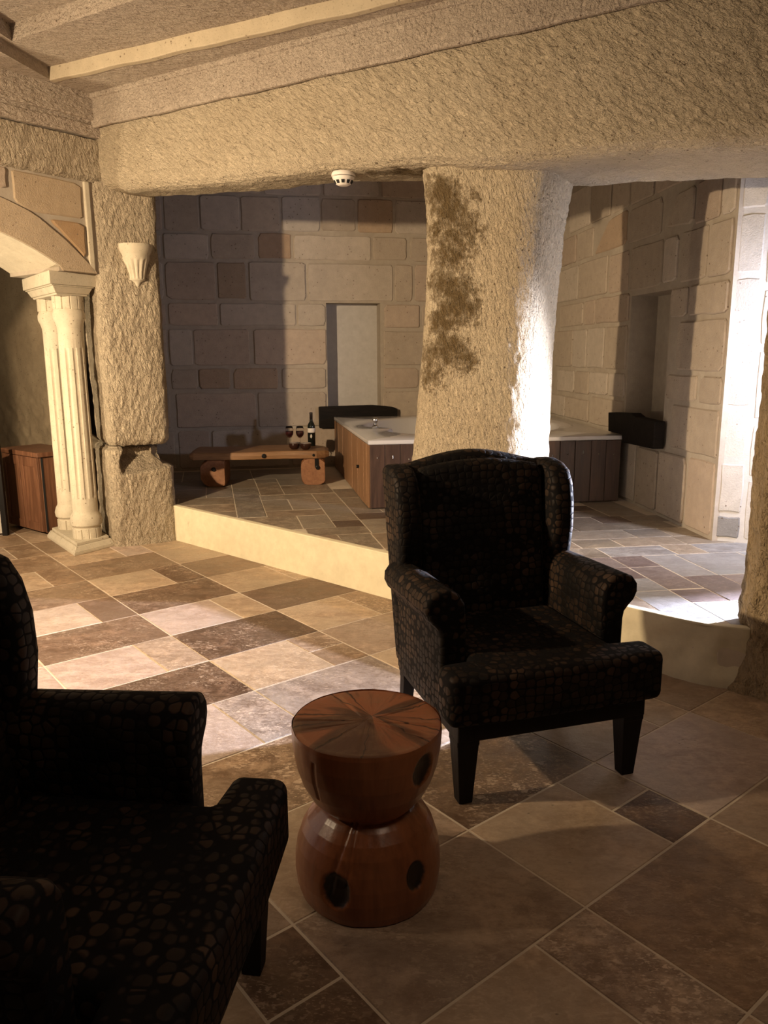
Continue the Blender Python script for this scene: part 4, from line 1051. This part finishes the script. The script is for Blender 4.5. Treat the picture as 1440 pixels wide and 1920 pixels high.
ob('rim', MB().lathe([(.0525, .060), (.0545, .063), (.0525, .066), (.0495, .063)], 32), M['chrome'], bw, smooth=True)
b2 = copy_tree(bw); b2.location = (-.735, 7.30, ZB); b2['label'] = 'right small dark bowl in front of the wine bottle'

# ------------------------------------------------------------------ wing chairs
def make_chair(label):
    c = empty('wing_chair', label=label, cat='chair')
    H, W_ = M['hide'], .355
    cush = [(-.40, -.045), (-.15, -.055), (.15, -.055), (.40, -.045), (.40, .095), (.268, .105), (.268, .56), (-.268, .56), (-.268, .105), (-.40, .095)]
    ob('seat_cushion', MB().prism(cush, .305, .485), H, c, smooth=True, bevel=.032, seg=4)
    ob('seat_rail', MB().prism([(-.355, -.005), (.355, -.005), (.355, .64), (-.355, .64)], .235, .31), M['leg'], c, bevel=.006)
    # camel back
    pts = [(-.355, .26), (.355, .26), (.365, .60), (.375, 1.02), (.365, 1.055)]
    for i in range(15):
        x = .33 - .66 * i / 14; pts.append((x, 1.052 + .055 * math.cos(x / .33 * math.pi / 2) ** 1.4))
    pts += [(-.365, 1.055), (-.375, 1.02), (-.365, .60)]
    sh = lambda x, y, z: (x, y + .16 * (z - .3), z)
    ob('backrest', MB().prism(pts, .60, .70, ax='y', fn=sh), H, c, smooth=True, bevel=.03, seg=4, angle=50)
    ip = [(-.262, .44), (.262, .44), (.275, 1.02)] + [(.25 - .50 * i / 10, 1.035 + .045 * math.cos((.25 - .50 * i / 10) / .33 * math.pi / 2)) for i in range(11)] + [(-.275, 1.02)]
    ob('back_pad', MB().prism(ip, .535, .61, ax='y', fn=sh), H, c, smooth=True, bevel=.032, seg=4, angle=50)
    for sgn in (-1, 1):
        armp = [(.262, .30), (.262, .60), (.268, .66), (.29, .695), (.325, .712), (.358, .712), (.390, .700), (.410, .672), (.412, .640), (.398, .610), (.378, .590), (.362, .57), (.357, .54), (.355, .24), (.30, .24)]
        armp = [(x * sgn, z) for x, z in armp]
        def af(x, y, z): return (x, y + (.035 if (y < .3 and z > .62) else 0) * 0, z - .03 * max(0, (y - .1)) * (1 if z > .55 else 0))
        ob('armrest', MB().prism(armp, .155, .66, ax='y', fn=af), H, c, smooth=True, bevel=.016, seg=3, angle=60)
        wg_ = [(.68, .58), (.58, .62), (.565, .70), (.555, .80), (.56, .90), (.58, .98), (.61, 1.03), (.66, 1.055), (.72, 1.065), (.80, 1.06), (.81, 1.03), (.73, .60)]
        def wf_(x, y, z): return (x + sgn * .012 * max(0, z - .62) / .45 + sgn * .01 * max(0, .72 - y) / .2, y, z)
        ob('wing', MB().prism(wg_, .265 * sgn, .365 * sgn, ax='x', fn=wf_), H, c, smooth=True, bevel=.028, seg=4, angle=50)
        for (y0, top, bot, dy) in ((.04, .040, .024, 0), (.60, .026, .019, .045)):
            V = []
            for z, h, oy in ((.0, bot, dy), (.215, top * .95, 0), (.222, top, 0), (.24, top, 0)):
                cx = sgn * (.355 - top - (0.0)); V += [(cx + a_ * h, y0 + oy + b_ * h, z) for a_, b_ in ((-1, -1), (1, -1), (1, 1), (-1, 1))]
            F = [(3, 2, 1, 0), (12, 13, 14, 15)] + [(k * 4 + i, k * 4 + (i + 1) % 4, (k + 1) * 4 + (i + 1) % 4, (k + 1) * 4 + i) for k in range(3) for i in range(4)]
            ob('leg', (V, F), M['leg'], c, bevel=.003)
    return c
chair = make_chair('dark scaled-leather wing armchair standing right of the log stool')
chair.location = (.578, 2.455, 0); chair.rotation_euler = (0, 0, R(16.5))
ch2 = copy_tree(chair); ch2['label'] = 'black silhouetted wing armchair cut off by the left frame edge'
ch2.location = (-.33, 1.35, 0); ch2.rotation_euler = (0, 0, R(83))
chair['group'] = ch2['group'] = 'wing armchairs around the log stool'

# ------------------------------------------------------------------ log stool
st = empty('log_stool', (-.052, 1.995, 0), label='reddish hourglass stool carved from one tree trunk between the armchairs', cat='stool')
def stool_side():
    n = 220
    key = [(0, .190), (.006, .196), (.03, .203), (.07, .207), (.11, .206), (.15, .200), (.19, .187), (.22, .170), (.245, .148), (.256, .136), (.262, .126), (.268, .130), (.278, .143), (.30, .162), (.34, .182), (.39, .198), (.44, .206), (.488, .2085), (.5, .207)]
    zz = np.unique(np.r_[np.linspace(0, .5, 150), [k[0] for k in key]]); rr_ = np.interp(zz, [k[0] for k in key], [k[1] for k in key])
    knots = [(-math.pi / 2 - .42, .105, .045), (-math.pi / 2 + .72, .125, .036), (-math.pi / 2 + .85, .425, .042), (-math.pi / 2 - .15, .455, .05), (math.pi / 2, .2, .04)]
    V = []; F = []; mi_ = []
    for z, r_ in zip(zz, rr_):
        for i in range(n):
            a = 2 * math.pi * i / n; p = np.array([[math.cos(a) * .6, math.sin(a) * .6, z]])
            q = r_ + .004 * fbm(p, 6, 3, 90)[0]
            # long drying checks
            for (ca, z0, z1, wd2, sl) in ((-math.pi / 2 - .55, .08, .27, .025, 1.3), (-math.pi / 2 - .28, .12, .29, .03, .5), (-math.pi / 2 - .75, .34, .46, .02, .3)):
                if z0 < z < z1:
                    da = (a - ca - sl * (z - z0) + math.pi) % (2 * math.pi) - math.pi; q -= .006 * math.exp(-(da / wd2) ** 2)
            for (ka, kz, kr) in knots[:3]:
                da = (a - ka + math.pi) % (2 * math.pi) - math.pi; d = math.hypot(da * r_, (z - kz) * .85) / kr
                if d < 1: q -= .016 * (1 - d ** 4)
            V.append((q * math.cos(a), q * math.sin(a), z))
    m = len(zz)
    for k in range(m - 1):
        for i in range(n):
            j = (i + 1) % n; F.append((k * n + i, k * n + j, (k + 1) * n + j, (k + 1) * n + i))
            a = 2 * math.pi * (i + .5) / n; zc = (zz[k] + zz[k + 1]) / 2; dk = 0
            for t, (ka, kz, kr) in enumerate(knots[:3]):
                da = (a - ka + math.pi) % (2 * math.pi) - math.pi
                if math.hypot(da * rr_[k], (zc - kz) * .85) / kr < .88: dk = 1
            mi_.append(dk)
    F.append(tuple(range(n))[::-1]); K = []
    for z, r_ in zip(zz, rr_):
        for i in range(n):
            a = 2 * math.pi * i / n; k = 0
            for (ka, kz, kr) in knots[:3]:
                da = (a - ka + math.pi) % (2 * math.pi) - math.pi
                k = max(k, 1.5 - math.hypot(da * r_, (z - kz) * .85) / kr)
            K.append(max(0.0, k))
    return (V, F), K
M['knot'] = plain('charred_knot', (.012, .006, .005), .6)
nt = M['wood_stool'].node_tree; b_ = nt.nodes['Principled BSDF']; src = b_.inputs['Base Color'].links[0].from_socket
at_ = nd(nt, 'ShaderNodeAttribute', attribute_name='knot'); kn = mth(nt, 'ADD', at_.outputs['Fac'], mth(nt, 'MULTIPLY', mth(nt, 'SUBTRACT', noise(nt, coords(nt), 45, 4, .6), .5), .35))
lk(nt, mix(nt, ramp(nt, kn, [(.52, 0), (.66, 1)]), src, (.010, .005, .004)), b_.inputs['Base Color'])
sm_, kv = stool_side()
tr = ob('trunk', sm_, M['wood_stool'], st, smooth=True)
at2 = tr.data.attributes.new('knot', 'FLOAT', 'POINT'); at2.data.foreach_set('value', np.array(kv, np.float32))
def top_mat():
    m, nt, b = mat('stool_end_grain')
    t = nd(nt, 'ShaderNodeTexCoord'); sx = nd(nt, 'ShaderNodeSeparateXYZ'); lk(nt, t.outputs['Object'], sx.inputs[0])
    ang = mth(nt, 'ARCTAN2', mth(nt, 'SUBTRACT', sx.outputs[1], .03), mth(nt, 'SUBTRACT', sx.outputs[0], .015))
    fz = nd(nt, 'ShaderNodeCombineXYZ'); lk(nt, mth(nt, 'SUBTRACT', sx.outputs[0], .015), fz.inputs[0]); lk(nt, mth(nt, 'SUBTRACT', sx.outputs[1], .03), fz.inputs[1])
    ln = nd(nt, 'ShaderNodeVectorMath', operation='LENGTH'); lk(nt, fz.outputs[0], ln.inputs[0])
    cb = nd(nt, 'ShaderNodeCombineXYZ'); lk(nt, mth(nt, 'MULTIPLY', mth(nt, 'SINE', ang), 1.0), cb.inputs[0]); lk(nt, mth(nt, 'COSINE', ang), cb.inputs[1]); lk(nt, mth(nt, 'MULTIPLY', ln.outputs['Value'], 1.5), cb.inputs[2])
    n1 = noise(nt, cb.outputs[0], 1.5, 1, .4, .3); n2 = noise(nt, cb.outputs[0], 8, 5, .6); n3 = noise(nt, t.outputs['Object'], 10, 6, .7); nw = noise(nt, t.outputs['Object'], 14, 3, .6)
    col = mix(nt, ramp(nt, n1, [(.44, 0), (.50, .35), (.53, 1)]), (.11, .045, .022), (.34, .12, .05))
    col = mix(nt, ramp(nt, n2, [(.52, 0), (.72, .55)]), col, (.07, .028, .015))
    col = mix(nt, ramp(nt, n3, [(.50, 0), (.70, .55)]), col, (.26, .15, .08))
    crk = None
    for a_, w_ in ((178, .035), (197, .022), (118, .03), (131, .02), (32, .035), (24, .02), (-8, .022), (-24, .03), (-44, .02), (-95, .015), (232, .018)):
        dd = mth(nt, 'ABSOLUTE', mth(nt, 'SUBTRACT', mth(nt, 'ADD', ang, mth(nt, 'MULTIPLY', mth(nt, 'SUBTRACT', nw, .5), .25)), R(a_ if a_ <= 180 else a_ - 360)))
        k = ramp(nt, mth(nt, 'DIVIDE', dd, w_), [(.3, 1), (1.0, 0)]); crk = k if crk is None else mth(nt, 'MAXIMUM', crk, k)
    crk = mth(nt, 'MULTIPLY', crk, ramp(nt, ln.outputs['Value'], [(.0, 0), (.03, 1)]))
    col = mix(nt, mth(nt, 'MULTIPLY', crk, .85), col, (.022, .009, .006))
    lk(nt, col, b.inputs['Base Color']); b.inputs['Roughness'].default_value = .38; b.inputs['Coat Weight'].default_value = .2
    bump(nt, b, mth(nt, 'ADD', n2, n1), .35, .004); return m
M['top'] = top_mat()
n = 180; V = []; F = []; radii = [.004, .02, .045, .07, .1, .13, .16, .185, .2, .2055]
for k, r_ in enumerate(radii):
    for i in range(n):
        a = 2 * math.pi * i / n; z = .5 + .0015 * math.sin(a * 3) - (.003 if k == 9 else 0)
        for (ca, w2, dp) in ((R(178), .022, .006), (R(196), .02, .004), (R(120), .05, .005), (R(30), .03, .005), (R(-8), .018, .005), (R(-28), .05, .006), (R(-95), .02, .003), (R(230), .02, .003)):
            da = (a - ca + math.pi) % (2 * math.pi) - math.pi
            if .03 < r_ < .2: z -= dp * math.exp(-(da / w2) ** 2)
        V.append((r_ * math.cos(a), r_ * math.sin(a), z))
for k in range(len(radii) - 1):
    for i in range(n): j = (i + 1) % n; F.append((k * n + i, k * n + j, (k + 1) * n + j, (k + 1) * n + i))
F.append(tuple(range(n)))
ob('top_face', (V, F), M['top'], st, smooth=True)

# ------------------------------------------------------------------ cabinet in the arch room
cbn = empty('cabinet', (-2.865, 6.41, 0), rz=R(141), label='low reddish wooden cabinet with panelled front behind the twin columns', cat='cabinet')
# local +x runs along the front away from the near corner, local -y is depth
ob('body', MB().box(.0, .62, -.34, -.012, .02, .665), M['wood_cab'], cbn, bevel=.004)
ob('top', MB().box(-.02, .64, -.36, .022, .665, .705), M['wood_cab'], cbn, bevel=.005)
for x0, x1 in ((.008, .30), (.315, .61)):
    d_ = ob('door', MB().box(x0, x1, -.012, .008, .03, .66), M['wood_cab'], cbn, bevel=.003)
    for b_ in ((x0, x0 + .05, .03, .66), (x1 - .05, x1, .03, .66), (x0 + .05, x1 - .05, .03, .10), (x0 + .05, x1 - .05, .58, .66)):
        ob('rail', MB().box(b_[0], b_[1], .006, .018, b_[2], b_[3]), M['wood_cab'], d_, bevel=.003)
ob('corner_gap', MB().box(-.004, .006, -.03, -.014, .03, .66), M['black'], cbn)
ob('knot', MB().cyl((.001, -.20, .42), (-.003, -.20, .42), .022, 16), M['knot'], cbn)
fp = empty('leaning_board', (-3.215, 6.42, 0), rz=R(185), label='pale board edged in black beside the cabinet at the left edge', cat='board')
ob('panel', MB().box(.02, .5, -.02, 0, .02, .74), M['white'], fp); ob('frame', MB().box(-.025, .02, -.035, .01, 0, .78), M['leg'], fp, bevel=.004)
